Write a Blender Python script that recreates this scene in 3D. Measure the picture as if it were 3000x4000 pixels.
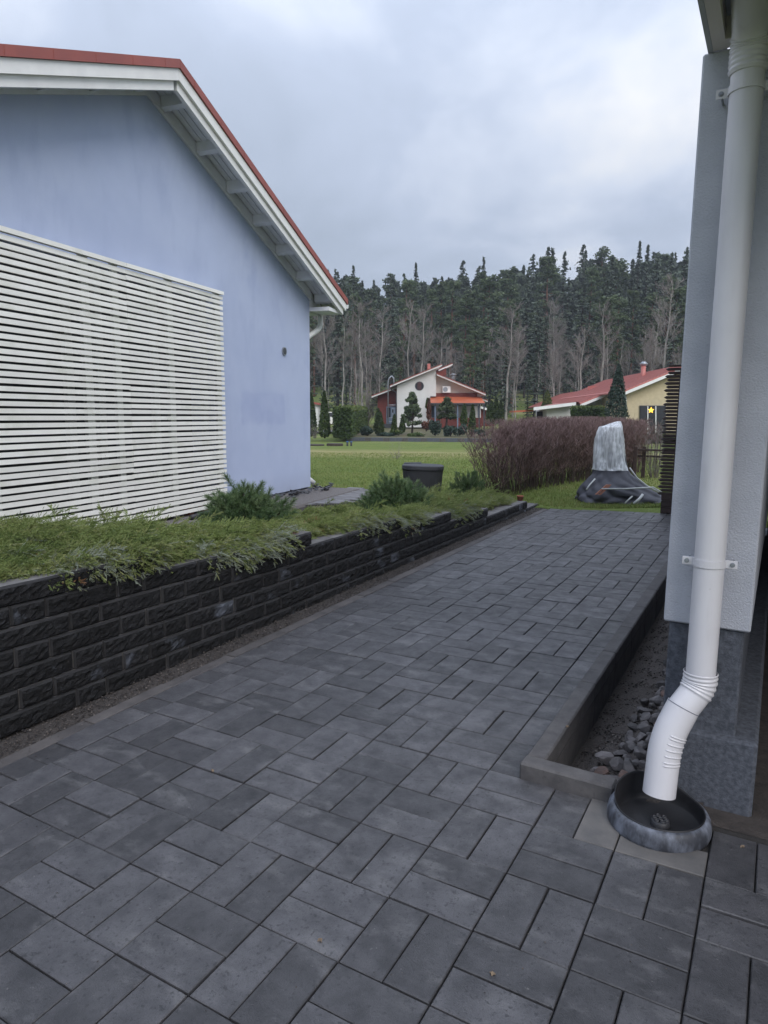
import bpy, math, random
import numpy as np
from mathutils import Matrix, Vector
R = math.radians
rnd = random.Random(7)
for o in list(bpy.data.objects): bpy.data.objects.remove(o)
scene = bpy.context.scene
COL = scene.collection

# ------------------------------------------------------------------ camera
CAMZ, YAW, PITCH, ROLL, FPX = 1.505, R(-30.07), R(8.16), 0.009, 2650.0
FH = Vector((math.sin(YAW), math.cos(YAW), 0)); RH = Vector((math.cos(YAW), -math.sin(YAW), 0))
fw = FH * math.cos(PITCH) + Vector((0, 0, -math.sin(PITCH)))
up = RH.cross(fw)
rt = RH * math.cos(ROLL) + up * math.sin(ROLL)
up = up * math.cos(ROLL) - RH * math.sin(ROLL)
cam = bpy.data.cameras.new('camera'); camo = bpy.data.objects.new('camera', cam); COL.objects.link(camo)
M = Matrix((rt, up, -fw)).transposed().to_4x4(); M.translation = (0, 0, CAMZ); camo.matrix_world = M
cam.sensor_fit = 'VERTICAL'; cam.sensor_height = 36; cam.lens = 36 * FPX / 4000
cam.clip_end = 2000; cam.clip_start = 0.05
scene.camera = camo
scene.render.resolution_x = 768; scene.render.resolution_y = 1024

# ------------------------------------------------------------------ overcast sky, weak wide sun, exposure
SUN_EL, SUN_AZ = R(40), R(130)          # azimuth clockwise from +y
world = bpy.data.worlds.new('World'); scene.world = world; world.use_nodes = True
nt = world.node_tree; nt.nodes.clear()
def N(t, typ, **kw):
    n = t.nodes.new(typ)
    for k, v in kw.items():
        if k.startswith('i_'):
            key = k[2:]; key = int(key) if key.isdigit() else key.replace('_', ' ')
            n.inputs[key].default_value = v
        else: setattr(n, k, v)
    return n
L = lambda t, a, b: t.links.new(a, b)
wo = N(nt, 'ShaderNodeOutputWorld'); sky = N(nt, 'ShaderNodeTexSky', sky_type='NISHITA', sun_disc=False)
sky.sun_elevation = SUN_EL; sky.sun_rotation = SUN_AZ
bg1 = N(nt, 'ShaderNodeBackground', i_Strength=0.1); L(nt, sky.outputs[0], bg1.inputs[0])
tc = N(nt, 'ShaderNodeTexCoord'); sep = N(nt, 'ShaderNodeSeparateXYZ'); L(nt, tc.outputs['Generated'], sep.inputs[0])
zc = N(nt, 'ShaderNodeMath', operation='MAXIMUM', i_1=0.0); L(nt, sep.outputs[2], zc.inputs[0])
zz = N(nt, 'ShaderNodeMath', operation='ADD', i_1=0.42); L(nt, zc.outputs[0], zz.inputs[0])
dv = N(nt, 'ShaderNodeVectorMath', operation='DIVIDE'); cmb = N(nt, 'ShaderNodeCombineXYZ')
for i in range(3): L(nt, zz.outputs[0], cmb.inputs[i])
L(nt, tc.outputs['Generated'], dv.inputs[0]); L(nt, cmb.outputs[0], dv.inputs[1])
mp = N(nt, 'ShaderNodeMapping'); mp.inputs['Location'].default_value = (2.3, 5.2, 0); mp.inputs['Scale'].default_value = (1.0, 1.0, 0.0)
L(nt, dv.outputs[0], mp.inputs[0])
cn = N(nt, 'ShaderNodeTexNoise', i_Scale=2.3, i_Detail=6.0, i_Roughness=0.52, i_Distortion=0.35); L(nt, mp.outputs[0], cn.inputs['Vector'])
cr = N(nt, 'ShaderNodeValToRGB'); L(nt, cn.outputs['Fac'], cr.inputs[0])
e = cr.color_ramp.elements
e[0].position = 0.30; e[0].color = (.325, .375, .465, 1)
e[1].position = 0.70; e[1].color = (.660, .675, .705, 1)
e2 = e.new(0.47); e2.color = (.395, .450, .560, 1)
e3 = e.new(0.58); e3.color = (.495, .545, .645, 1)
# CIE overcast brightening toward the zenith
zsq = N(nt, 'ShaderNodeMath', operation='MULTIPLY'); L(nt, zc.outputs[0], zsq.inputs[0]); L(nt, zc.outputs[0], zsq.inputs[1])
g1 = N(nt, 'ShaderNodeMath', operation='MULTIPLY_ADD', i_1=2.0, i_2=0.84); L(nt, zsq.outputs[0], g1.inputs[0])
bg2 = N(nt, 'ShaderNodeBackground'); L(nt, cr.outputs[0], bg2.inputs[0]); L(nt, g1.outputs[0], bg2.inputs[1])
mx = N(nt, 'ShaderNodeMixShader', i_0=0.93); L(nt, bg1.outputs[0], mx.inputs[1]); L(nt, bg2.outputs[0], mx.inputs[2]); L(nt, mx.outputs[0], wo.inputs[0])
sun = bpy.data.lights.new('sun', 'SUN'); sun.energy = 1.5; sun.angle = R(35); sun.color = (1, .96, .92)
suno = bpy.data.objects.new('sun', sun); COL.objects.link(suno)
sd = Vector((math.sin(SUN_AZ) * math.cos(SUN_EL), math.cos(SUN_AZ) * math.cos(SUN_EL), math.sin(SUN_EL)))
suno.rotation_euler = sd.to_track_quat('Z', 'Y').to_euler(); suno.location = (0, 0, 30)
vs = scene.view_settings; vs.view_transform = 'Standard'; vs.look = 'None'; vs.exposure = 0.45; vs.gamma = 1; vs.use_curve_mapping = False

cy = scene.cycles; cy.max_bounces = 6; cy.diffuse_bounces = 3; cy.glossy_bounces = 3; cy.transmission_bounces = 3; cy.volume_bounces = 0; cy.transparent_max_bounces = 8; cy.use_adaptive_sampling = True; cy.adaptive_threshold = .02
# ------------------------------------------------------------------ helpers
def at(u, v, D):
    """point of the far scenery: bearing and elevation as sighted on the spot, D metres ahead"""
    d = fw + rt * ((u - 1500) / FPX) - up * ((v - 2000) / FPX)
    return Vector((0, 0, CAMZ)) + d * (D / d.dot(FH))
def view(lat, D, z=0): return Vector((0, 0, z)) + RH * lat + FH * D
TX, TY = 0.01674, 0.02483
def pz(x, y): return TX * x + TY * y                     # driveway plane

class MB:
    def __init__(s): s.v = []; s.f = []; s.m = []
    def add(s, vs, fs, m=0):
        b = len(s.v); s.v += [tuple(p) for p in vs]
        for f in fs: s.f.append(tuple(i + b for i in f)); s.m.append(m)
        return s
    def box(s, x0, x1, y0, y1, z0, z1, m=0, M=None):
        p = [Vector((x, y, z)) for z in (z0, z1) for y in (y0, y1) for x in (x0, x1)]
        if M is not None: p = [M @ q for q in p]
        return s.add(p, [(0, 2, 3, 1), (4, 5, 7, 6), (0, 1, 5, 4), (1, 3, 7, 5), (3, 2, 6, 7), (2, 0, 4, 6)], m)
    def cbox(s, x0, x1, y0, y1, z0, z1, c=.01, m=0, M=None):
        """box with its twelve edges chamfered"""
        V = []; idx = {}
        for sx in (0, 1):
            for sy in (0, 1):
                for sz in (0, 1):
                    X, Y, Z = (x0, x1)[sx], (y0, y1)[sy], (z0, z1)[sz]
                    ix, iy, iz = (c if sx == 0 else -c), (c if sy == 0 else -c), (c if sz == 0 else -c)
                    for a, p in (('x', (X, Y + iy, Z + iz)), ('y', (X + ix, Y, Z + iz)), ('z', (X + ix, Y + iy, Z))):
                        idx[(sx, sy, sz, a)] = len(V); V.append(Vector(p))
        F = []
        for k in (0, 1):
            F.append([idx[(k, a, b, 'x')] for a, b in ((0, 0), (1, 0), (1, 1), (0, 1))])
            F.append([idx[(a, k, b, 'y')] for a, b in ((0, 0), (1, 0), (1, 1), (0, 1))])
            F.append([idx[(a, b, k, 'z')] for a, b in ((0, 0), (1, 0), (1, 1), (0, 1))])
        for a in (0, 1):
            for b in (0, 1):
                F.append([idx[(a, b, 0, 'x')], idx[(a, b, 1, 'x')], idx[(a, b, 1, 'y')], idx[(a, b, 0, 'y')]])
                F.append([idx[(a, 0, b, 'x')], idx[(a, 1, b, 'x')], idx[(a, 1, b, 'z')], idx[(a, 0, b, 'z')]])
                F.append([idx[(0, a, b, 'y')], idx[(1, a, b, 'y')], idx[(1, a, b, 'z')], idx[(0, a, b, 'z')]])
                for cc in (0, 1): F.append([idx[(a, b, cc, q)] for q in 'xyz'])
        ctr = Vector(((x0 + x1) / 2, (y0 + y1) / 2, (z0 + z1) / 2)); G = []
        for f in F:
            p = [V[i] for i in f]; n = (p[1] - p[0]).cross(p[2] - p[0])
            G.append(f if n.dot(sum(p, Vector()) / len(p) - ctr) > 0 else f[::-1])
        if M is not None: V = [M @ q for q in V]
        return s.add(V, G, m)
    def prism(s, poly, d, m=0):
        """polygon (list of points) pushed along vector d"""
        n = len(poly); d = Vector(d); P = [Vector(p) for p in poly]
        nrm = Vector()
        for i in range(n): nrm += P[i].cross(P[(i + 1) % n])
        if nrm.dot(d) > 0: P.reverse()
        Q = [p + d for p in P]
        return s.add(P + Q, [tuple(range(n)), tuple(range(2 * n - 1, n - 1, -1))] + [(i, i + n, (i + 1) % n + n, (i + 1) % n) for i in range(n)], m)
    def tube(s, path, rad, n=10, m=0, cap=True, twist=None):
        path = [Vector(p) for p in path]
        if not hasattr(rad, '__len__'): rad = [rad] * len(path)
        vs = []; prev = None
        for i, p in enumerate(path):
            t = (path[min(i + 1, len(path) - 1)] - path[max(i - 1, 0)]).normalized()
            if prev is None:
                a = Vector((0, 0, 1)) if abs(t.z) < .9 else Vector((1, 0, 0)); u = t.cross(a).normalized()
            else: u = (prev - t * prev.dot(t)).normalized()
            w = t.cross(u); prev = u
            for k in range(n):
                an = 2 * math.pi * k / n
                vs.append(p + (u * math.cos(an) + w * math.sin(an)) * rad[i])
        fs = []
        for i in range(len(path) - 1):
            for k in range(n):
                a = i * n + k; b = i * n + (k + 1) % n; fs.append((a, b, b + n, a + n))
        if cap: fs.append(tuple(range(n - 1, -1, -1))); fs.append(tuple((len(path) - 1) * n + k for k in range(n)))
        return s.add(vs, fs, m)
    def lathe(s, prof, c, n=32, m=0, zoff=None):
        vs = []; c = Vector(c)
        for (r, z) in prof:
            for k in range(n):
                an = 2 * math.pi * k / n
                dz = zoff(an, r, z) if zoff else 0
                vs.append(c + Vector((r * math.cos(an), r * math.sin(an), z + dz)))
        fs = []
        for i in range(len(prof) - 1):
            for k in range(n):
                a = i * n + k; b = i * n + (k + 1) % n; fs.append((a, b, b + n, a + n))
        return s.add(vs, fs, m)

def mesh_of(mb, mats, smooth=False, name='mesh'):
    me = bpy.data.meshes.new(name); me.from_pydata(mb.v, [], mb.f)
    for m in (mats if isinstance(mats, (list, tuple)) else [mats]): me.materials.append(m)
    if any(mb.m): me.polygons.foreach_set('material_index', mb.m)
    if smooth: me.polygons.foreach_set('use_smooth', [True] * len(me.polygons))
    me.update(); return me
def link(name, data, parent=None, loc=None):
    o = bpy.data.objects.new(name, data); COL.objects.link(o)
    if parent is not None:
        o.parent = parent
        o.matrix_parent_inverse = parent.matrix_basis.inverted() if parent.parent is None else Matrix.Identity(4)
    if loc is not None: o.location = loc
    return o
def part(name, mb, mats, parent=None, smooth=False):
    """one mesh object, written in world coordinates"""
    return link(name, mesh_of(mb, mats, smooth, name), parent)
def tag(o, label=None, cat=None, group=None, kind=None):
    if label: o['label'] = label
    if cat: o['category'] = cat
    if group: o['group'] = group
    if kind: o['kind'] = kind
    return o
def thing(name, loc, label, cat, group=None):
    o = bpy.data.objects.new(name, None); COL.objects.link(o); o.location = loc; o.empty_display_size = .1
    return tag(o, label, cat, group)
def local_part(name, data, parent):
    o = bpy.data.objects.new(name, data); COL.objects.link(o); o.parent = parent; return o
def copy_tree(o, parent=None):
    c = o.copy(); COL.objects.link(c); c.parent = parent
    for ch in o.children: copy_tree(ch, c)
    return c
def npmesh(name, V, F, mat, tint=None, smooth=False):
    V = np.asarray(V, np.float32); F = np.asarray(F, np.int32); k = F.shape[1]
    me = bpy.data.meshes.new(name); me.vertices.add(len(V)); me.vertices.foreach_set('co', V.ravel())
    me.loops.add(F.size); me.loops.foreach_set('vertex_index', F.ravel())
    me.polygons.add(len(F)); me.polygons.foreach_set('loop_start', np.arange(0, F.size, k, dtype=np.int32))
    try: me.polygons.foreach_set('loop_total', np.full(len(F), k, np.int32))
    except Exception: pass
    if tint is not None:
        a = me.attributes.new('tint', 'FLOAT', 'POINT'); a.data.foreach_set('value', np.asarray(tint, np.float32).ravel())
    me.materials.append(mat); me.update(calc_edges=True)
    if smooth: me.polygons.foreach_set('use_smooth', np.ones(len(F), bool))
    return me

# ------------------------------------------------------------------ materials
MATS = {}
def mat(name, c1, c2=None, scale=8, rough=.8, bump=0, bscale=60, detail=4, spec=.5, randomize=0, metal=0, stretch=(1, 1, 1), coords='Object', r2=None, lo=.35, hi=.65, bdist=.004):
    m = bpy.data.materials.new(name); m.use_nodes = True; t = m.node_tree; b = t.nodes['Principled BSDF']
    c2 = c2 or tuple(x * .8 for x in c1)
    co = N(t, 'ShaderNodeTexCoord'); mpn = N(t, 'ShaderNodeMapping'); mpn.inputs['Scale'].default_value = stretch
    L(t, co.outputs[coords], mpn.inputs[0]); vec = mpn.outputs[0]
    oi = N(t, 'ShaderNodeObjectInfo'); at_ = N(t, 'ShaderNodeAttribute', attribute_name='pv'); sm_ = N(t, 'ShaderNodeMath', operation='ADD'); L(t, oi.outputs['Random'], sm_.inputs[0]); L(t, at_.outputs['Fac'], sm_.inputs[1]); fr_ = N(t, 'ShaderNodeMath', operation='FRACT'); L(t, sm_.outputs[0], fr_.inputs[0])
    if randomize:
        sc = N(t, 'ShaderNodeVectorMath', operation='SCALE'); sc.inputs[0].default_value = (37, 53, 71); L(t, fr_.outputs[0], sc.inputs['Scale'])
        ad = N(t, 'ShaderNodeVectorMath', operation='ADD'); L(t, vec, ad.inputs[0]); L(t, sc.outputs[0], ad.inputs[1]); vec = ad.outputs[0]
    no = N(t, 'ShaderNodeTexNoise', i_Scale=scale, i_Detail=detail, i_Roughness=.6); L(t, vec, no.inputs['Vector'])
    ra = N(t, 'ShaderNodeMapRange', i_1=lo, i_2=hi); L(t, no.outputs['Fac'], ra.inputs[0])
    mi = N(t, 'ShaderNodeMix', data_type='RGBA'); mi.inputs[6].default_value = (*c1, 1); mi.inputs[7].default_value = (*c2, 1)
    L(t, ra.outputs[0], mi.inputs[0]); col = mi.outputs[2]
    if randomize:
        mr = N(t, 'ShaderNodeMapRange', i_3=1 - randomize, i_4=1 + randomize); L(t, fr_.outputs[0], mr.inputs[0])
        hs = N(t, 'ShaderNodeHueSaturation'); L(t, mr.outputs[0], hs.inputs['Value']); L(t, col, hs.inputs['Color']); col = hs.outputs[0]
    L(t, col, b.inputs['Base Color']); b.inputs['Roughness'].default_value = rough; b.inputs['Metallic'].default_value = metal
    b.inputs['Specular IOR Level'].default_value = spec
    if r2 is not None:
        mr2 = N(t, 'ShaderNodeMapRange', i_1=.3, i_2=.7, i_3=rough, i_4=r2); L(t, no.outputs['Fac'], mr2.inputs[0]); L(t, mr2.outputs[0], b.inputs['Roughness'])
    if bump:
        nb = N(t, 'ShaderNodeTexNoise', i_Scale=bscale, i_Detail=5.0, i_Roughness=.6); L(t, vec, nb.inputs['Vector'])
        bu = N(t, 'ShaderNodeBump', i_Strength=bump, i_Distance=bdist); L(t, nb.outputs['Fac'], bu.inputs['Height']); L(t, bu.outputs[0], b.inputs['Normal'])
    m['col'] = 1; MATS[name] = (m, t, b, mi, vec)
    return m
def overlay(m, color, scale, lo, hi, stretch=(1, 1, 1), amount=1.0, detail=4, loc=(0, 0, 0), rot=(0, 0, 0)):
    """a second noise layer over the base colour: stains, bloom, speckle"""
    t = m.node_tree; b = t.nodes['Principled BSDF']; src = b.inputs['Base Color'].links[0].from_socket
    vec = MATS[m.name][4]
    mpn = N(t, 'ShaderNodeMapping'); mpn.inputs['Scale'].default_value = stretch; mpn.inputs['Location'].default_value = loc; mpn.inputs['Rotation'].default_value = rot
    L(t, vec, mpn.inputs[0])
    no = N(t, 'ShaderNodeTexNoise', i_Scale=scale, i_Detail=detail, i_Roughness=.6); L(t, mpn.outputs[0], no.inputs['Vector'])
    ra = N(t, 'ShaderNodeMapRange', i_1=lo, i_2=hi, i_3=0, i_4=amount); L(t, no.outputs['Fac'], ra.inputs[0])
    mi = N(t, 'ShaderNodeMix', data_type='RGBA'); mi.inputs[7].default_value = (*color, 1); L(t, ra.outputs[0], mi.inputs[0]); L(t, src, mi.inputs[6])
    L(t, mi.outputs[2], b.inputs['Base Color']); return m
def leafmat(name, ramp, rough=.6, transl=.25, spec=.3):
    """foliage: colour from the per-leaf 'tint' value"""
    m = bpy.data.materials.new(name); m.use_nodes = True; t = m.node_tree; b = t.nodes['Principled BSDF']
    a = N(t, 'ShaderNodeAttribute', attribute_name='tint'); cr_ = N(t, 'ShaderNodeValToRGB'); L(t, a.outputs['Fac'], cr_.inputs[0])
    els = cr_.color_ramp.elements
    els[0].position = ramp[0][0]; els[0].color = (*ramp[0][1], 1); els[1].position = ramp[-1][0]; els[1].color = (*ramp[-1][1], 1)
    for p, c in ramp[1:-1]: q = els.new(p); q.color = (*c, 1)
    oi = N(t, 'ShaderNodeObjectInfo'); mr = N(t, 'ShaderNodeMapRange', i_3=.82, i_4=1.18); L(t, oi.outputs['Random'], mr.inputs[0])
    hs = N(t, 'ShaderNodeHueSaturation'); L(t, mr.outputs[0], hs.inputs['Value']); L(t, cr_.outputs[0], hs.inputs['Color'])
    L(t, hs.outputs[0], b.inputs['Base Color']); b.inputs['Roughness'].default_value = rough; b.inputs['Specular IOR Level'].default_value = spec
    if transl:
        tr = N(t, 'ShaderNodeBsdfTranslucent'); L(t, hs.outputs[0], tr.inputs[0]); ms = N(t, 'ShaderNodeMixShader', i_0=transl)
        out = t.nodes['Material Output']; L(t, b.outputs[0], ms.inputs[1]); L(t, tr.outputs[0], ms.inputs[2]); L(t, ms.outputs[0], out.inputs[0])
    return m

m_paver = mat('paver_concrete', (.080, .078, .084), (.037, .037, .041), scale=11, rough=.36, r2=.62, bump=.9, bscale=210, randomize=.30, detail=8, bdist=.0025, lo=.3, hi=.7)
overlay(m_paver, (.150, .147, .150), 5.5, .55, .74, amount=.7, stretch=(1, 1.8, 1), detail=8); overlay(m_paver, (.022, .022, .025), 70, .58, .66, amount=.75); overlay(m_paver, (.20, .195, .19), 60, .68, .74, amount=.55); overlay(m_paver, (.03, .03, .032), 160, .56, .66, amount=.5)
m_paverl = mat('paver_pale', (.128, .120, .114), (.085, .082, .082), scale=10, rough=.7, bump=.4, bscale=220, randomize=.06, bdist=.0015)
m_edge = mat('edging_concrete', (.088, .080, .078), (.05, .046, .047), scale=7, rough=.85, bump=.6, bscale=160, randomize=.12, bdist=.002)
m_joint = mat('joint_sand', (.022, .021, .021), (.034, .031, .029), scale=60, rough=.95, bump=.6, bscale=300)
m_kerb = mat('kerb_concrete', (.098, .093, .093), (.058, .055, .057), scale=12, rough=.85, bump=.7, bscale=180, randomize=.08, bdist=.002)
overlay(m_kerb, (.04, .038, .038), 40, .62, .7, amount=.6)
m_split = mat('split_stone', (.016, .0155, .0165), (.0045, .0045, .005), scale=30, rough=.7, r2=.9, bump=1.0, bscale=90, randomize=.25, detail=10, bdist=.012, spec=.3)
overlay(m_split, (.20, .18, .165), 70, .69, .75, amount=.8); overlay(m_split, (.30, .33, .40), 2.3, .60, .76, amount=.6, detail=8)
m_chamfer = mat('block_chamfer', (.024, .0235, .025), (.011, .0105, .012), scale=14, rough=.85, bump=.6, bscale=120, randomize=.25, bdist=.004)
m_blocktop = mat('block_top_concrete', (.15, .143, .14), (.095, .09, .09), scale=8, rough=.9, bump=.5, bscale=150, randomize=.1, bdist=.002)
m_gravel = mat('gravel_grey', (.085, .072, .066), (.038, .034, .033), scale=90, rough=.95, bump=1, bscale=130, detail=6, bdist=.012)
m_soil = mat('bed_soil', (.045, .036, .03), (.025, .02, .017), scale=30, rough=.95, bump=1, bscale=60, bdist=.02)
m_blue = mat('blue_stucco', (.445, .508, .672), (.405, .468, .640), scale=1.6, rough=.92, bump=.8, bscale=130, detail=7, bdist=.004)
overlay(m_blue, (.315, .37, .55), 2.2, .54, .72, amount=.45, stretch=(1.3, 1.3, .42), detail=10)
overlay(m_blue, (.46, .53, .71), 1.3, .54, .72, amount=.5, detail=6, loc=(3, 1, 4))
overlay(m_blue, (.29, .35, .56), .62, .60, .68, amount=.55, detail=5, loc=(1.7, 4.2, .3))
def blue_marks():
    t = m_blue.node_tree; b = t.nodes['Principled BSDF']; v = MATS['blue_stucco'][4]; TH_ = R(-9.4)
    sp_ = N(t, 'ShaderNodeSeparateXYZ'); L(t, v, sp_.inputs[0]); no = N(t, 'ShaderNodeTexNoise', i_Scale=3.5, i_Detail=8.0, i_Roughness=.65); L(t, v, no.inputs['Vector'])
    dt_ = N(t, 'ShaderNodeVectorMath', operation='DOT_PRODUCT'); dt_.inputs[1].default_value = (math.sin(TH_), math.cos(TH_), 0); L(t, v, dt_.inputs[0])
    base = -6.647 * math.sin(TH_) + 9.048 * math.cos(TH_)
    def band(src, a, b_, soft):
        w = N(t, 'ShaderNodeMath', operation='MULTIPLY_ADD', i_1=.22, i_2=-.11); L(t, no.outputs['Fac'], w.inputs[0]); x = N(t, 'ShaderNodeMath', operation='ADD'); L(t, src, x.inputs[0]); L(t, w.outputs[0], x.inputs[1])
        p = N(t, 'ShaderNodeMapRange', i_1=a, i_2=a + soft); q = N(t, 'ShaderNodeMapRange', i_1=b_, i_2=b_ - soft); L(t, x.outputs[0], p.inputs[0]); L(t, x.outputs[0], q.inputs[0]); m_ = N(t, 'ShaderNodeMath', operation='MULTIPLY'); L(t, p.outputs[0], m_.inputs[0]); L(t, q.outputs[0], m_.inputs[1]); return m_.outputs[0]
    def put(fac, amount, c):
        src = b.inputs['Base Color'].links[0].from_socket; f = N(t, 'ShaderNodeMath', operation='MULTIPLY', i_1=amount); L(t, fac, f.inputs[0]); g = N(t, 'ShaderNodeMath', operation='MULTIPLY'); g2 = N(t, 'ShaderNodeMapRange', i_1=.3, i_2=.6, i_3=.35, i_4=1); L(t, no.outputs['Fac'], g2.inputs[0]); L(t, f.outputs[0], g.inputs[0]); L(t, g2.outputs[0], g.inputs[1])
        mi = N(t, 'ShaderNodeMix', data_type='RGBA'); mi.inputs[7].default_value = (*c, 1); L(t, g.outputs[0], mi.inputs[0]); L(t, src, mi.inputs[6]); L(t, mi.outputs[2], b.inputs['Base Color'])
    m2 = N(t, 'ShaderNodeMath', operation='MULTIPLY'); L(t, band(dt_.outputs['Value'], base + PATCH[0], base + PATCH[1], .05), m2.inputs[0]); L(t, band(sp_.outputs[2], PATCH[2], PATCH[3], .06), m2.inputs[1])
    put(m2.outputs[0], .42, (.30, .35, .56)); put(band(sp_.outputs[2], -.5, .62, .35), .5, (.30, .32, .38))
PATCH = (-2.05, -.8, 1.33, 1.83); blue_marks()
m_white = mat('white_paint', (.80, .80, .78), (.73, .73, .715), scale=5, rough=.55, bump=.15, bscale=120, randomize=.03)
m_slat = mat('slat_paint', (.86, .85, .795), (.80, .79, .735), scale=3, rough=.55, bump=.2, bscale=90, randomize=.05)
overlay(m_slat, (.18, .15, .12), 24, .735, .755, amount=.6); overlay(m_slat, (.50, .51, .40), 2.6, .52, .75, amount=.5, detail=7)
m_batten = mat('batten_paint', (.42, .43, .40), (.34, .35, .33), scale=4, rough=.7)
m_soffit = mat('soffit_paint', (.74, .75, .77), (.67, .68, .70), scale=3, rough=.6)
overlay(m_soffit, (.40, .38, .34), 1.4, .55, .8, amount=.5)
m_red = mat('red_metal', (.31, .080, .062), (.25, .068, .056), scale=3, rough=.5)
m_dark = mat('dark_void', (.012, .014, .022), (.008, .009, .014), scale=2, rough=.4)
m_render = mat('grey_render', (.47, .485, .535), (.41, .425, .475), scale=6, rough=.92, bump=.9, bscale=150, detail=5, bdist=.005)
m_plinth = mat('plinth_granite', (.105, .115, .14), (.052, .058, .072), scale=55, rough=.9, bump=.8, bscale=140, bdist=.004)
m_pipe = mat('pipe_paint', (.64, .63, .655), (.585, .575, .605), scale=2, rough=.28, bump=.05, bscale=30)
overlay(m_pipe, (.42, .40, .40), 3.5, .55, .8, amount=.4, stretch=(4, 4, .6), detail=8); overlay(m_pipe, (.25, .23, .22), 45, .70, .76, amount=.35)
m_pipedark = mat('pipe_seam', (.16, .17, .21), rough=.5)
m_plastic = mat('basin_plastic', (.008, .008, .010), (.014, .014, .017), scale=14, rough=.5, r2=.65, bump=.3, bscale=40)
m_plasticw = mat('basin_scuffed', (.035, .038, .048), (.20, .22, .27), scale=16, rough=.5, r2=.75, bump=.3, bscale=60, lo=.42, hi=.70, detail=9, stretch=(1, 1, .4))
m_stone = mat('bed_stone', (.115, .105, .105), (.055, .051, .054), scale=25, rough=.75, bump=.5, bscale=60, randomize=.5)
m_stoner = mat('bed_stone_red', (.15, .092, .075), (.085, .058, .052), scale=25, rough=.75, bump=.5, bscale=60, randomize=.35)
m_slate = mat('slate', (.035, .036, .042), (.06, .06, .068), scale=20, rough=.6, randomize=.4)
m_brown = mat('brown_stain', (.038, .022, .019), (.026, .015, .014), scale=6, rough=.6, bump=.3, bscale=40, stretch=(1, 8, 8), randomize=.15)
m_bin = mat('bin_plastic', (.022, .023, .028), (.03, .031, .037), scale=5, rough=.55, bump=.1, bscale=200)
m_tarp = mat('tarp_fabric', (.042, .043, .056), (.056, .057, .072), scale=6, rough=.55, bump=.25, bscale=14, bdist=.012)
m_wood = mat('teak', (.26, .10, .055), (.19, .07, .04), scale=8, rough=.6, stretch=(1, 1, 6))
m_strap = mat('strap', (.62, .63, .62), rough=.5)
m_bark = mat('bark_dark', (.06, .045, .038), (.035, .028, .025), scale=12, rough=.95, stretch=(1, 1, .3))
m_barkred = mat('bark_pine', (.17, .075, .048), (.075, .045, .036), scale=3, rough=.95, stretch=(1, 1, .4))
m_barkpale = mat('bark_pale', (.36, .34, .31), (.20, .18, .165), scale=3, rough=.9, stretch=(1, 1, .4))
m_glass = mat('dark_glass', (.02, .022, .028), (.014, .016, .02), rough=.08, spec=.6)
m_rwhite = mat('far_white_render', (.62, .62, .60), (.56, .56, .545), scale=1.2, rough=.9)
m_cream = mat('far_cream_boards', (.60, .54, .49), (.54, .49, .445), scale=1.2, rough=.85)
m_redbrick = mat('far_red_wall', (.17, .043, .034), (.13, .034, .028), scale=4, rough=.9)
m_orange = mat('porch_metal', (.46, .12, .052), (.38, .10, .05), scale=1, rough=.45)
m_yellow = mat('far_yellow_brick', (.56, .475, .32), (.50, .42, .285), scale=5, rough=.9)
m_pink = mat('pink_roof_metal', (.46, .155, .13), (.40, .13, .11), scale=1.2, rough=.5)
m_bluegrey = mat('blue_grey_door', (.14, .19, .26), (.11, .155, .22), scale=2, rough=.6)
m_metal = mat('galvanised', (.34, .36, .39), rough=.4, metal=.6)
m_darkmetal = mat('dark_metal', (.05, .055, .065), rough=.5)
m_bluecap = mat('blue_cap', (.05, .14, .33), rough=.4)
m_terra = mat('terracotta', (.30, .10, .055), rough=.85)
m_tan = mat('dead_leaf', (.20, .15, .10), (.14, .10, .07), scale=40, rough=.8)
m_path = mat('path_paver', (.17, .165, .17), (.12, .118, .125), scale=8, rough=.75, randomize=.15)

# lawn: green, yellowed and straw patches (colours of the grass itself)
m_lawn = mat('lawn_grass', (.120, .170, .045), (.165, .195, .060), scale=1.1, rough=.95, bump=1, bscale=35, detail=8, bdist=.05, spec=.1, coords='Object')
overlay(m_lawn, (.30, .275, .13), .16, .52, .62, amount=.75, stretch=(.45, 1, 1), detail=6, rot=(0, 0, R(30)), loc=(.6, 2.2, 0))
overlay(m_lawn, (.085, .125, .032), 2.6, .55, .7, amount=.6, detail=8)

tl = m_lawn.node_tree; bl = tl.nodes['Principled BSDF']; srcl = bl.inputs['Base Color'].links[0].from_socket
dt = N(tl, 'ShaderNodeVectorMath', operation='DOT_PRODUCT'); dt.inputs[1].default_value = tuple(FH); L(tl, MATS['lawn_grass'][4], dt.inputs[0])
nz_ = N(tl, 'ShaderNodeTexNoise', i_Scale=.55, i_Detail=7.0, i_Roughness=.65); L(tl, MATS['lawn_grass'][4], nz_.inputs['Vector'])
sh_ = N(tl, 'ShaderNodeMath', operation='MULTIPLY_ADD', i_1=9.0); L(tl, nz_.outputs['Fac'], sh_.inputs[0]); L(tl, dt.outputs['Value'], sh_.inputs[2])
m1 = N(tl, 'ShaderNodeMapRange', i_1=26.5, i_2=29.5); L(tl, sh_.outputs[0], m1.inputs[0]); m2 = N(tl, 'ShaderNodeMapRange', i_1=36.0, i_2=31.0); L(tl, sh_.outputs[0], m2.inputs[0])
mm_ = N(tl, 'ShaderNodeMath', operation='MULTIPLY'); L(tl, m1.outputs[0], mm_.inputs[0]); L(tl, m2.outputs[0], mm_.inputs[1]); mm2 = N(tl, 'ShaderNodeMath', operation='MULTIPLY', i_1=.8); L(tl, mm_.outputs[0], mm2.inputs[0])
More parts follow.
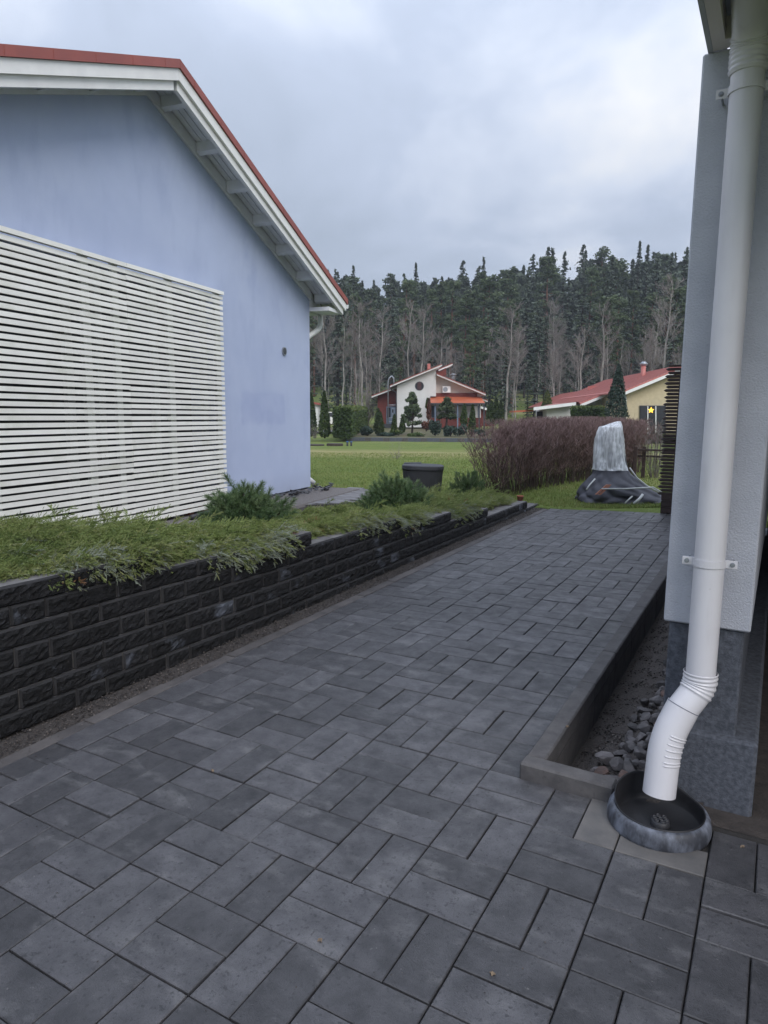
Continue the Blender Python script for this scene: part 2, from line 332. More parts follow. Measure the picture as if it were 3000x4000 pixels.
mxl = N(tl, 'ShaderNodeMix', data_type='RGBA'); mxl.inputs[7].default_value = (.32, .285, .14, 1); L(tl, mm2.outputs[0], mxl.inputs[0]); L(tl, srcl, mxl.inputs[6]); L(tl, mxl.outputs[2], bl.inputs['Base Color'])

l_jun = leafmat('juniper_leaf', [(0, (.045, .070, .022)), (.3, (.145, .200, .060)), (.6, (.265, .320, .110)), (.78, (.33, .34, .14)), (.86, (.26, .30, .23)), (.97, (.38, .41, .34)), (1, (.26, .14, .07))], rough=.6)
l_mugo = leafmat('mugo_needle', [(0, (.026, .052, .024)), (.5, (.085, .145, .062)), (1, (.18, .24, .115))], rough=.5)
l_spruce = leafmat('spruce_needle', [(0, (.026, .036, .027)), (.5, (.068, .090, .064)), (1, (.125, .150, .105))], rough=.8, transl=.1)
l_pine = leafmat('pine_needle', [(0, (.032, .050, .028)), (.5, (.080, .112, .056)), (1, (.145, .18, .09))], rough=.75, transl=.15)
l_thuja = leafmat('thuja_leaf', [(0, (.020, .036, .012)), (.5, (.045, .075, .022)), (.8, (.085, .115, .032)), (1, (.17, .17, .05))], rough=.7, transl=.15)
l_blue = leafmat('blue_juniper_leaf', [(0, (.014, .026, .020)), (.5, (.032, .056, .042)), (1, (.062, .092, .07))], rough=.7, transl=.1)
l_red = leafmat('copper_leaf', [(0, (.06, .025, .018)), (1, (.19, .085, .055))], rough=.7)
l_twig = leafmat('hedge_twig', [(0, (.05, .039, .030)), (.5, (.112, .076, .067)), (1, (.175, .116, .113))], rough=.85, transl=0)
l_bare = leafmat('bare_twig', [(0, (.095, .086, .078)), (.5, (.165, .147, .135)), (1, (.225, .198, .184))], rough=.85, transl=0)
l_grass = leafmat('grass_blade', [(0, (.085, .125, .030)), (.6, (.165, .215, .058)), (.85, (.24, .245, .085)), (1, (.34, .29, .15))], rough=.7, transl=.25)

# ================================================================== THE SETTING
def lerp(a, b, t): return a + (b - a) * t
def clamp(x, a, b): return max(a, min(b, x))
def interp(x, pts):
    if x <= pts[0][0]: return pts[0][1]
    for (a, b), (c, d) in zip(pts, pts[1:]):
        if x <= c: return lerp(b, d, (x - a) / (c - a))
    return pts[-1][1]
def lawnz(x, y):
    D = x * FH.x + y * FH.y
    near = clamp(pz(x, y), .15, .235) - .006
    far = interp(D, [(14, .2), (45, -.25), (46, -.2), (60, .3), (75, .8), (130, 6.5), (220, 16), (400, 20)])
    t = clamp((D - 11.5) / 6, 0, 1); z = lerp(near, far, t)
    if y < 9.62 and x > -3.25: z = -.45
    elif y < 9.3 and x > -7.5: z = min(z, .02)
    return z
# lawn and land, one sheet to the horizon
xs = sorted(set([-400, -250, -160, -110] + [round(-80 + 4 * i, 2) for i in range(14)] + [round(-24 + .8 * i, 2) for i in range(20)] + [round(-8 + .25 * i, 2) for i in range(57)] + [round(7 + 3 * i, 2) for i in range(16)] + [70, 100, 160, 250, 400] + [-3.26, -3.24]))
ys = sorted(set([-60, -20, 0, 5, 8] + [round(9.0 + .2 * i, 2) for i in range(40)] + [9.61, 9.63, 9.29, 9.31] + [round(17 + 1 * i, 2) for i in range(34)] + [round(52 + 4 * i, 2) for i in range(26)] + [170, 200, 260, 400]))
mb = MB(); nx = len(xs)
V = [(x, y, lawnz(x, y)) for y in ys for x in xs]
mb.add(V, [(j * nx + i, j * nx + i + 1, (j + 1) * nx + i + 1, (j + 1) * nx + i) for j in range(len(ys) - 1) for i in range(nx - 1)])
tag(part('lawn', mb, m_lawn, smooth=True), kind='structure')

# ---------------- driveway: bedding sheet and single pavers
X0, Y0, S = -1.4967, 1.1079, .28
mb = MB()
def sheet(mb, poly, dz, m=0): mb.add([(x, y, pz(x, y) + dz) for x, y in poly], [tuple(range(len(poly)))], m)
sheet(mb, [(-2.87, -.6), (2.2, -.6), (2.2, 2.56), (-.72, 2.56), (-.72, 9.78), (-2.87, 9.56)], -.014)
driveway = tag(part('driveway', mb, m_joint), kind='structure')
NRM = Matrix.Rotation(math.atan(TY), 4, 'X') @ Matrix.Rotation(-math.atan(TX), 4, 'Y')
def paver_mesh(lx, ly, m, c=.0028):
    mb = MB(); h = .05; hx, hy = lx / 2, ly / 2
    tp = [(-hx + c, -hy + c, 0), (hx - c, -hy + c, 0), (hx - c, hy - c, 0), (-hx + c, hy - c, 0)]
    md = [(-hx, -hy, -c), (hx, -hy, -c), (hx, hy, -c), (-hx, hy, -c)]
    bt = [(x, y, -h) for x, y, z in md]
    f = [(0, 1, 2, 3)]
    for k in range(4):
        n = (k + 1) % 4; f += [(4 + k, 4 + n, n, k), (8 + k, 8 + n, 4 + n, 4 + k)]
    mb.add(tp + md + bt, f); return mesh_of(mb, m, name='paver')
PM = {}
def pm(lx, ly, m):
    k = (round(lx, 3), round(ly, 3), m.name)
    if k not in PM: PM[k] = paver_mesh(lx, ly, m)
    return PM[k]
BX, BY, BR = -.272, 2.465, .165           # gully basin centre and radius
plist = []                               # (x, y, lx, ly, material)
G = .0048
def lay(x0, x1, y0, y1, m):
    if x1 - x0 < .03 or y1 - y0 < .03: return
    plist.append(((x0 + x1) / 2, (y0 + y1) / 2, x1 - x0 - G, y1 - y0 - G, m))
def far_y(x): return 9.55 + (x + 2.9) * .135
for ci in range(-4, 10):
    for cj in range(-5, 31):
        xa, ya = X0 + ci * S, Y0 + cj * S
        cells = [(xa, xa + S / 2, ya, ya + S), (xa + S / 2, xa + S, ya, ya + S)] if (ci + cj) % 2 else [(xa, xa + S, ya, ya + S / 2), (xa, xa + S, ya + S / 2, ya + S)]
        for (a, b, c, d) in cells:
            if d > 2.56 and b > -.80:                       # along the kerb: whole pavers laid lengthwise
                continue
            if (a + b) / 2 > 1.5: continue
            d = min(d, far_y((a + b) / 2))
            cx, cy = (a + b) / 2, (c + d) / 2
            if math.hypot(cx - BX, cy - BY) < .08: continue
            pale = math.hypot(cx - BX, cy - BY) < .25 and cx < -.12 and cy < 2.5
            if cy > 2.5 and cx > -.83: continue
            lay(a, b, c, d, m_paverl if pale else m_paver)
for cj in range(5, 31):
    ya = Y0 + cj * S
    lay(X0 + 2 * S, -.802, ya, min(ya + S, far_y(-.87)), m_paver)
k = 0; y = -.45
while y < 9.5:                                              # cut pavers and flush edging along the wall
    ly = S / 2 if k % 3 else S
    lay(-2.775, X0 - 4 * S, y, min(y + ly, 9.56), m_paver); y += ly; k += 1
y = -.5
while y < 9.5:
    lay(-2.862, -2.777, y, min(y + .5, 9.55), m_edge); y += .5
def shows(p):
    x, y = p[0], p[1]; d = Vector((x, y, -CAMZ)); D = d.dot(fw)
    if D < .2: return 1e3
    u = abs(d.dot(rt) / D); v = d.dot(up) / D
    big = (u > .62) or (v < -.82)
    return d.length + (100 if big else 0)
plist.sort(key=shows)
rest = MB()
for i, (x, y, lx, ly, m) in enumerate(plist):
    jz = rnd.gauss(0, .0014); T = Matrix.Translation((x, y, pz(x, y) + jz)) @ NRM @ Matrix.Rotation(rnd.gauss(0, .0032), 4, 'Z') @ Matrix.Rotation(rnd.gauss(0, .0055), 4, 'X') @ Matrix.Rotation(rnd.gauss(0, .0055), 4, 'Y')
    if i < 300:
        o = link('paver', pm(lx, ly, m), driveway); o.matrix_basis = T
    else:
        me = pm(lx, ly, m); rest.add([T @ v.co for v in me.vertices], [tuple(p.vertices) for p in me.polygons], {m_paver.name: 0, m_paverl.name: 1, m_edge.name: 2}[m.name])
ro = part('pavers', rest, [m_paver, m_paverl, m_edge], driveway); ro['kind'] = 'stuff'
pv = ro.data.attributes.new('pv', 'FLOAT', 'FACE'); pv.data.foreach_set('value', [v for i in range(len(rest.f) // 9) for v in [rnd.random()] * 9])
m_paver_rest = m_paver

# ---------------- kerb of the stone bed beside the house
kerb = thing('kerb', (-.76, 2.5, pz(-.76, 2.5)), 'low grey concrete kerb bounding the stone bed beside the downpipe', 'kerb')
KH = .068
y = 2.585; k = 0
while y < 9.0:
    y1 = y + (.5 if k else .86)
    za, zb = pz(-.76, y) + KH, pz(-.76, y1) + KH
    b = MB(); b.cbox(-.802, -.722, 0, y1 - y - .005, -.30, 0, .007, M=Matrix.Translation((0, y, za)) @ Matrix.Rotation(math.atan(TY), 4, 'X')); part('kerb_stone', b, m_kerb, kerb)
    y = y1; k += 1
b = MB(); b.cbox(-.806, -.438, 2.500, 2.582, -.2, pz(-.6, 2.5) + KH + .002, .008); part('kerb_stone', b, m_kerb, kerb)

# gravel floor of the stone bed, lower than the kerb and rising to the plinth
mb = MB(); gx = [-.74 + .05 * i for i in range(13)]; gy = [2.55 + .12 * i for i in range(55)]
def gz(x, y): return pz(x, y) - .17 + .17 * clamp((x + .72) / .36, 0, 1) ** .9 + .012 * math.sin(x * 31 + y * 17) * math.sin(y * 11)
mb.add([(x, y, gz(x, y)) for y in gy for x in gx], [(j * 13 + i, j * 13 + i + 1, (j + 1) * 13 + i + 1, (j + 1) * 13 + i) for j in range(54) for i in range(12)])
tag(part('stone_bed_floor', mb, m_gravel, smooth=True), kind='structure')
def pebbles(n, fx, size, seed):
    r = np.random.default_rng(seed)
    base = np.array([(1, 0, 0), (-1, 0, 0), (0, 1, 0), (0, -1, 0), (0, 0, 1), (0, 0, -1)], float)
    tri = np.array([(0, 2, 4), (2, 1, 4), (1, 3, 4), (3, 0, 4), (2, 0, 5), (1, 2, 5), (3, 1, 5), (0, 3, 5)])
    VV = []; FF = []; TT = []
    for i in range(n):
        x, y, z = fx(r); s = size * (.5 + r.random()); q = base * s * (.6 + .6 * r.random((6, 1))) * np.array([1, 1, .6])
        a = r.random() * 6.28; c, d = math.cos(a), math.sin(a); q = q @ np.array([(c, d, 0), (-d, c, 0), (0, 0, 1)])
        VV.append(q + (x, y, z)); FF.append(tri + 6 * i); TT.append(np.full(6, r.random()))
    return np.vstack(VV), np.vstack(FF), np.concatenate(TT)
l_peb = leafmat('pebble', [(0, (.022, .020, .021)), (.5, (.055, .048, .045)), (.9, (.11, .092, .082)), (1, (.19, .17, .155))], rough=.9, transl=0)
def f1(r):
    x = -.715 + .40 * r.random(); y = 2.6 + 5 * r.random() ** 1.6; return x, y, gz(x, y) + .002
V, F, T = pebbles(4200, f1, .0065, 3); tag(link('gravel', npmesh('gravel', V, F, l_peb, T)), 'fine brown gravel filling the sunken bed inside the kerb', 'gravel', kind='stuff')
def f2(r):
    y = .6 + 9.0 * r.random(); x = -3.045 + .19 * r.random(); return x, y, pz(x, y) - .008 + .006 * r.random()
mb = MB(); sheet(mb, [(-3.35, -.5), (-2.855, -.5), (-2.855, 9.7), (-3.35, 9.7)], -.016); tag(part('gravel_strip', mb, m_gravel), kind='structure')
V, F, T = pebbles(6500, f2, .0055, 4); tag(link('gravel', npmesh('gravel', V, F, l_peb, T)), 'loose gravel and dead needles along the foot of the dark block wall', 'gravel', kind='stuff')

def f3(r):
    y = .7 + 8.5 * r.random(); x = -2.86 + abs(r.normal(0, .16)) if r.random() < .6 else -2.85 + 2.9 * r.random()
    if x > -.82 and y > 2.45: x = -2.8
    return x, y, pz(x, y) + .0006
V, F, T = pebbles(2600, f3, .0024, 6); tag(link('grit', npmesh('grit', V, F, l_peb, T)), 'scattered grit and crumbs lying on the driveway pavers', 'grit', kind='stuff')

# ---------------- retaining wall of split-faced blocks
wall = thing('retaining_wall', (-3.15, 1.0, 0), 'dark split-faced block retaining wall stepping down along the driveway', 'wall')
def rise(y): return .02 * clamp(y - 3.6, 0, 6.0)
CH = .1015; FX = -3.03
def block_mesh(L, seed):
    """split face toward +x, origin at lower front left corner, L long in +y, CH high"""
    r = random.Random(seed); b = MB(); H = CH - .005; Dp = .23; ny = 16 if L > .3 else 8; nz = 5; e = .011; rec = .014
    ysx = [e + (L - 2 * e) * i / ny for i in range(ny + 1)]; zsx = [.004 + (H - .015) * j / nz for j in range(nz + 1)]
    vs = []
    for j, z in enumerate(zsx):
        for i, yy in enumerate(ysx):
            edge = i in (0, ny) or j in (0, nz)
            dx = (r.uniform(-.0035, .001) if edge else r.uniform(-.004, .009))
            vs.append((dx, yy + (0 if i in (0, ny) else r.uniform(-.005, .005)), z + (0 if j in (0, nz) else r.uniform(-.004, .004))))
    n1 = ny + 1
    fs = [(j * n1 + i, j * n1 + i + 1, (j + 1) * n1 + i + 1, (j + 1) * n1 + i) for j in range(nz) for i in range(ny)]
    b.add(vs, fs, 0)
    # chamfer border down to the recessed arris
    o = [(-rec, .003, .002), (-rec, L - .003, .002), (-rec, L - .003, H), (-rec, .003, H)]
    base = len(b.v); b.v += o
    rings = [[i for i in range(n1)], [j * n1 + ny for j in range(nz + 1)], [nz * n1 + i for i in range(ny, -1, -1)], [j * n1 for j in range(nz, -1, -1)]]
    for k, rg in enumerate(rings):
        b.f.append(tuple([base + k, base + (k + 1) % 4] + rg[::-1])); b.m.append(2)
    bk = [(-Dp, .003, .002), (-Dp, L - .003, .002), (-Dp, L - .003, H), (-Dp, .003, H)]; b2 = len(b.v); b.v += bk
    for k in range(4): b.f.append((base + (k + 1) % 4, base + k, b2 + k, b2 + (k + 1) % 4)); b.m.append(1)
    b.f.append((b2 + 3, b2 + 2, b2 + 1, b2)); b.m.append(1)
    return mesh_of(b, [m_split, m_blocktop, m_chamfer], name='block')
BL = [block_mesh(.417, 10 + i) for i in range(5)]; BS = [block_mesh(.180, 40 + i) for i in range(4)]
rowend = {7: 9.85, 6: 9.23, 5: 7.90, 4: 6.71, 3: 5.52, 2: 4.21, 1: 2.76}
for row in range(1, 8):
    z0 = (7 - row) * CH - .008; y = 1.678 - .597 * 2 + (.298 if row % 2 == 0 else 0); kk = 0
    while y < rowend[row] - .08:
        Lb = .417 if kk % 2 == 0 else .180
        me = rnd.choice(BL if kk % 2 == 0 else BS)
        if y + Lb > rowend[row] + .1: Lb = .180; me = rnd.choice(BS)
        ym = y + Lb / 2
        zb = z0 + rise(ym)
        if zb + CH > pz(-3, ym) - .01:
            o = link('block', me, wall)
            o.matrix_basis = Matrix.Translation((FX - (7 - row) * .006 + rnd.uniform(-.003, .003), y, z0 + rise(y))) @ Matrix.Rotation(math.atan(.02) if y > 3.6 else 0, 4, 'X')
        y += Lb; kk += 1
# soil of the planting bed
BT = [(.2, .68), (2.7, .665), (3.0, .585), (4.1, .57), (4.5, .50), (5.4, .50), (5.8, .43), (6.6, .43), (7.0, .37), (7.8, .36), (8.3, .30), (9.1, .26), (9.4, .2), (10.2, .19)]
BK = [(2.4, .68), (3.2, .59), (4.0, .43), (4.6, .36), (5.2, .32), (6.2, .29), (9.0, .25), (9.4, .2)]
def bedz(x, y):
    zw = interp(y, BT); zb = min(zw, interp(y, BK)); t = clamp((-3.32 - x) / .55, 0, 1); t = t * t * (3 - 2 * t)
    t2 = clamp((-4.5 - x) / 1.0, 0, 1); t2 = t2 * t2 * (3 - 2 * t2)
    return lerp(lerp(zw, zb, t), .25, t2)
bx = [-3.20 - .12 * i for i in range(28)] + [-6.8, -7.4]; by = [-.4 + .2 * i for i in range(50)]
mb = MB(); nbx = len(bx)
mb.add([(x, y, bedz(x, y)) for y in by for x in bx], [(j * nbx + i + 1, j * nbx + i, (j + 1) * nbx + i, (j + 1) * nbx + i + 1) for j in range(49) for i in range(nbx - 1)])
tag(part('planting_bed', mb, m_soil, smooth=True), kind='structure')
# grey gravel apron at the foot of the blue house
HC = Vector((-6.647, 9.048, 0)); TH = R(-9.4)
DW = Vector((math.sin(TH), math.cos(TH), 0)); NW = Vector((math.cos(TH), -math.sin(TH), 0))
def H(s, o, z): return HC + DW * s + NW * o + Vector((0, 0, z))           # along wall, out of wall, up
mb = MB(); mb.add([H(-8, .95, .288), H(.3, .75, .288), H(.3, -.02, .288), H(-8, -.02, .288)], [(0, 1, 2, 3)])
mb.add([H(-8, .95, .288), H(.3, .75, .288), H(.3, .8, .15), H(-8, 1.0, .15)], [(3, 2, 1, 0)])
tag(part('gravel_apron', mb, mat('apron_gravel', (.17, .155, .15), (.10, .092, .09), scale=60, rough=.95, bump=.8, bscale=90, bdist=.01)), kind='structure')
# paved path at the house corner
pathpoly = [(-7.4, 8.9), (-6.05, 9.75), (-5.35, 9.1), (-5.2, 7.9), (-5.6, 7.4), (-6.3, 8.3)]
def inpoly(x, y, P):
    c = False
    for (x1, y1), (x2, y2) in zip(P, P[1:] + P[:1]):
        if (y1 > y) != (y2 > y) and x < (x2 - x1) * (y - y1) / (y2 - y1) + x1: c = not c
    return c
mb = MB(); mb.add([(x, y, .262) for x, y in pathpoly], [tuple(range(6))]); mb.add([(x, y, .262) for x, y in pathpoly] + [(x, y, .0) for x, y in pathpoly], [(i, i + 6, (i + 1) % 6 + 6, (i + 1) % 6) for i in range(6)])
path = tag(part('path', mb, m_joint), kind='structure')
for i in range(-14, 14):
    for j in range(-20, 20):
        x = -6 + (i * .28 + (.14 if j % 2 else 0)) * math.cos(TH) + j * .14 * math.sin(TH); y = 8.8 - (i * .28) * math.sin(TH) + j * .14 * math.cos(TH)
        if inpoly(x, y, pathpoly):
            o = link('paver', pm(.278, .138, m_path), path); o.matrix_basis = Matrix.Translation((x, y, .275 + rnd.gauss(0, .001))) @ Matrix.Rotation(-TH, 4, 'Z')

# ================================================================== BLUE HOUSE
house = thing('blue_house', H(-3.73, 0, .3), 'light blue stucco house with red-edged gable roof and white eaves', 'house')
WD = NW * -6.5                                            # depth of the house
SA, ZA, ZE, SL = -3.73, 4.90, 3.38, .402                 # gable apex, eave heights at the wall, slope
def roofz(s): return ZA - abs(s - SA) * SL
S0 = 2 * SA
mb = MB(); op = (-7.0, -2.66, .36, 2.94)                   # opening behind the slat screen (s0, s1, z0, z1)
def wallpoly(pts): mb.prism([H(s, 0, z) for s, z in pts], WD)
wallpoly([(op[1], .32), (0, .32), (0, roofz(0)), (SA, roofz(SA)), (S0, roofz(S0)), (S0, op[3]), (op[1], op[3])])
wallpoly([(S0, .32), (op[0], .32), (op[0], op[3] - .001), (S0, op[3] - .001)])
hw = part('wall', mb, m_blue, house)
mb = MB(); mb.prism([H(S0 + .02, -.03, .0), H(-.02, -.03, .0), H(-.02, -.03, .319), H(S0 + .02, -.03, .319)], WD * .98); part('plinth', mb, m_plinth, house)
mb = MB(); mb.prism([H(op[0] - .1, -.34, .3), H(op[1] + .0, -.34, .3), H(op[1] + .0, -.34, 3.0), H(op[0] - .1, -.34, 3.0)], NW * -.1); part('dark_back_panel', mb, m_dark, house)  # near-black panel paints in the darkness seen through the slats
# roof: two slabs with red metal, white double verge boards, soffit boards, lookouts
OV, EV = .42, .53                                          # verge overhang, eave overhang
def band(s0, s1, dz0, dz1, o0, o1, m, name, par):
    b = MB(); f = lambda s: ZA + .10 - abs(s - SA) * SL
    b.prism([H(s0, o1, f(s0) + dz0), H(s1, o1, f(s1) + dz0), H(s1, o1, f(s1) + dz1), H(s0, o1, f(s0) + dz1)], NW * (o0 - o1)); return part(name, b, m, par)
for (a, b_) in ((SA + .002, EV), (S0 - EV, SA - .002)):
    rf = band(a, b_, .0, .085, -7.0, OV + .02, m_red, 'roof', house)
    # standing seams on the red verge flashing
    for q in range(9):
        s = lerp(a, b_, (q + .5) / 9); bb = MB(); f = ZA + .10 - abs(s - SA) * SL
        bb.prism([H(s - .003, OV + .023, f + .002), H(s + .003, OV + .023, f + .002), H(s + .003, OV + .023, f + .083), H(s - .003, OV + .023, f + .083)], NW * -.002); part('seam', bb, m_red, rf)
    aa, bb_ = (a, b_ - .03) if a > SA else (a + .03, b_)
    band(aa, bb_, -.115, -.003, OV - .03, OV, m_white, 'verge_board', house)
    band(aa, bb_ - .05, -.205, -.095, OV - .075, OV - .032, m_white, 'verge_board', house)
    # soffit boards run with the slope
    for q in range(4):
        o0 = .04 + q * .078; band(aa, bb_ - .03, -.060, -.035, o0, o0 + .070, m_soffit, 'soffit_board', house)
    band(aa, bb_ - .03, -.034, -.004, .0, OV - .035, m_soffit, 'soffit_backing', house)
    band(max(aa, S0), min(bb_, 0), -.20, -.062, .003, .034, m_soffit, 'wall_board', house)
    n_l = 7
    for q in range(n_l):
        s = lerp(a, b_, (q + .35) / n_l) if a > SA else lerp(b_, a, (q + .35) / n_l)
        bb2 = MB(); f = ZA + .10 - abs(s - SA) * SL - .062
        dd = .03; sl = -SL if s > SA else SL
        bb2.prism([H(s - dd, OV - .08, f - dd * sl - .11), H(s + dd, OV - .08, f + dd * sl - .11), H(s + dd, OV - .08, f + dd * sl), H(s - dd, OV - .08, f - dd * sl)], NW * -(OV - .118)); part('lookout', bb2, m_soffit, house)
# eave: box soffit, gutter and the downpipe elbow on the far side
fE = ZA + .10 - (EV - SA) * SL
mb = MB(); mb.prism([H(.01, -6.5, fE - .10), H(EV - .06, -6.5, fE - .13), H(EV - .06, -6.5, fE - .16), H(.01, -6.5, fE - .16)], NW * (6.5 + OV - .08)); part('eave_soffit', mb, m_soffit, house)
mb = MB(); fs0 = ZA + .10 + SA * SL - .036; mb.prism([H(.0, -.002, fE - .16), H(EV - .06, -.002, fE - .16), H(EV - .06, -.002, fE - .02), H(.0, -.002, fs0)], NW * -.03); part('eave_closure', mb, m_soffit, house)
mb = MB(); prof = [(math.cos(t) * .06, math.sin(t) * .06) for t in [math.pi * (1 + k / 8) for k in range(9)]]
mb.prism([H(EV + .03 + a, OV - .01, fE + .0 + b) for a, b in prof] + [H(EV + .09, OV - .01, fE + .012), H(EV - .03, OV - .01, fE + .012)], NW * -7.0); part('gutter', mb, m_white, house)
mb = MB(); q0 = H(EV + .03, -.75, fE - .05)
mb.tube([H(.46, -.03, fE - .10), H(.46, -.03, fE - .30), H(.45, -.035, fE - .35), H(.40, -.045, fE - .40), H(.10, -.10, fE - .56), H(.06, -.12, fE - .62), H(.06, -.12, .52), H(.09, -.10, .45), H(.2, -.04, .36)], .042, 12); part('downpipe', mb, m_white, house, True)
# round vent grille on the wall
vent = thing('wall_vent', H(-.85, .0, 2.43), 'small round grey vent grille high on the blue wall', 'vent')
mb = MB(); cx = H(-.85, 0, 2.43)
ring = [(cx + DW * math.cos(t) * .062 + Vector((0, 0, math.sin(t) * .062))) for t in [k * math.pi / 12 for k in range(24)]]
mb.prism([p + NW * .018 for p in ring], NW * -.016); part('rim', mb, m_metal, vent)
for q in range(5):
    z = -.036 + q * .018; w = math.sqrt(.05 ** 2 - z * z); b = MB(); b.prism([H(-.85 - w, .022, 2.43 + z - .0055), H(-.85 + w, .022, 2.43 + z - .0055), H(-.85 + w, .022, 2.43 + z + .0055), H(-.85 - w, .022, 2.43 + z + .0055)], NW * -.003); part('grille_bar', b, m_dark, vent)

# ---------------- slatted screen
screen = thing('slatted_screen', H(-4.6, .06, .3), 'tall white horizontal slat screen covering the opening of the blue house', 'screen')
SR, SLf, Z0s, Z1s, PIT = -2.56, -7.0, .315, 3.0, .0612
nsl = int((Z1s - Z0s) / PIT) + 1
for q in range(nsl):
    z = Z1s - .022 - q * PIT; cut = -4.27 + rnd.choice([0, 0, 0, .0, .001])
    tops = q == 0
    for (a, b_) in ((cut + .0015, SR + rnd.uniform(-.004, .004)), (SLf, cut - .0015)):
        b = MB(); dz = rnd.gauss(0, .0016); dz2 = dz + rnd.gauss(0, .0022); o1 = .098 + (.02 if tops else 0) + rnd.uniform(-.002, .002)
        b.prism([H(a, o1, z - .020 + dz), H(b_, o1, z - .020 + dz2), H(b_, o1, z + .020 + dz2), H(a, o1, z + .020 + dz)], NW * -(.024 if not tops else .05)); part('slat', b, m_slat, screen)
for s, w in ((-4.80, .048), (-4.40, .040), (-3.56, .048), (-2.64, .048), (-5.9, .048), (-6.7, .048)):
    b = MB(); b.prism([H(s - w, .073, Z0s - .01), H(s + w, .073, Z0s - .01), H(s + w, .073, Z1s - .03), H(s - w, .073, Z1s - .03)], NW * -.04); part('batten', b, m_batten, screen)
    b = MB(); b.prism([H(s - .16, -.05, Z0s), H(s - .07, -.05, Z0s), H(s - .07, -.05, Z1s - .06), H(s - .16, -.05, Z1s - .06)], NW * -.05); part('post', b, m_batten, screen)
for s in (-2.95, -3.25):
    b = MB(); b.cbox(s - .05, s + .05, -.05, .05, .28, .37, .008, M=Matrix.Identity(4)); 
    b.v = [tuple(H(s, .0, 0) + DW * (v[0] - s) + NW * v[1] + Vector((0, 0, v[2]))) for v in b.v]; part('foot_block', b, m_terra, screen)
dp = MB(); dp.tube([H(-3.6, .30, .32), H(-3.0, .24, .325), H(-2.5, .2, .322), H(-2.3, .28, .315)], .03, 10); tag(part('drain_pipe', dp, m_bin, None, True), 'black drain pipe lying at the foot of the slat screen', 'pipe')

# ================================================================== OWN HOUSE: rendered wall end, plinth, eave
own = thing('grey_house', (-.18, 2.9, .06), 'pale grey rendered wall end of the near house on dark granite plinth', 'house')
b = MB(); b.cbox(-.327, -.036, 2.686, 8.2, .742, 2.72, .006); part('rendered_wall', b, m_render, own)
b = MB(); b.cbox(-.308, -.056, 2.700, 8.1, .30, .741, .006); part('plinth', b, m_plinth, own)
b = MB(); b.cbox(-.305, .020, 2.672, 8.3, -.1, .338, .012); part('footing', b, m_plinth, own)
# eave box over the wall end: trim frame round a recessed panel
b = MB(); b.box(-.294, .9, 1.75, 2.684, 2.79, 2.84); part('soffit_panel', b, mat('soffit_bluegrey', (.52, .56, .64), rough=.7), own)
m_trim = mat('soffit_trim', (.74, .69, .66), (.68, .64, .62), scale=4, rough=.75)
for (a, c, d, e_) in ((-.295, -.255, 1.75, 2.684), (-.255, .9, 2.62, 2.684), (-.255, .9, 1.75, 1.81)):
    b = MB(); b.box(a, c, d, e_, 2.72, 2.788); part('soffit_trim', b, m_trim, own)
b = MB(); b.box(-.312, -.2965, 1.70, 8.3, 2.722, 2.93); part('fascia', b, mat('fascia_slate', (.50, .52, .54), rough=.6), own)
b = MB(); b.box(-.16, -.02, 2.25, 2.55, 2.786, 2.7895); part('vent_slot', b, m_dark, own)
b = MB(); b.prism([(-.29, 1.62, 2.95), (5, 1.62, 2.95), (5, 9, 5.0), (-.29, 9, 5.0)], (0, 0, .06)); part('roof', b, m_red, own)
prof = [(1.60 + math.cos(t) * .065, 2.93 + math.sin(t) * .065) for t in [math.pi * (1 + k / 8) for k in range(9)]]
b = MB(); b.prism([(-.29, y, z) for y, z in prof], (5.4, 0, 0)); part('gutter', b, m_pipe, own)
# dark carport interior on the right
b = MB(); b.box(-.035, 4.0, 7.6, 7.75, .0, 2.7); b.box(3.6, 3.75, 1.75, 7.6, .0, 2.7, 0); part('timber_wall', b, m_brown, own)
b = MB(); b.box(-.036, 4.0, 2.69, 7.6, 2.70, 2.76); part('ceiling', b, m_brown, own)
mb = MB(); sheet(mb, [(.022, 2.68), (4, 2.68), (4, 7.6), (.022, 7.6)], -.02); sheet(mb, [(-.45, 2.555), (2.2, 2.555), (2.2, 2.69), (-.45, 2.69)], -.012); tag(part('carport_floor', mb, mat('carport_dirt', (.055, .046, .042), (.03, .026, .025), scale=14, rough=.95, bump=.6, bscale=60, bdist=.01)), kind='structure')

# ---------------- downpipe
dpipe = thing('downpipe', (-.275, 2.48, .16), 'white metal rainwater downpipe bending out over the black basin', 'pipe')
PXc, PYc = -.180, 2.600
def bend(pts, n=8):
    """smooth polyline through control points (quadratic corners)"""
    P = [Vector(p) for p in pts]; out = [P[0]]
    for i in range(1, len(P) - 1):
        a = P[i].lerp(P[i - 1], .5 if i > 1 else min(.5, .08 / (P[i] - P[i - 1]).length)); c = P[i].lerp(P[i + 1], .5 if i < len(P) - 2 else min(.5, .08 / (P[i + 1] - P[i]).length))
        for k in range(n + 1):
            t = k / n; out.append((a * (1 - t) + P[i] * t) * (1 - t) + (P[i] * (1 - t) + c * t) * t)
    out.append(P[-1]); return out
b = MB(); b.tube([(PXc, PYc, .575), (PXc, PYc, 1.5), (PXc, PYc, 2.60)], .0500, 40, cap=False); part('pipe', b, m_pipe, dpipe, True)
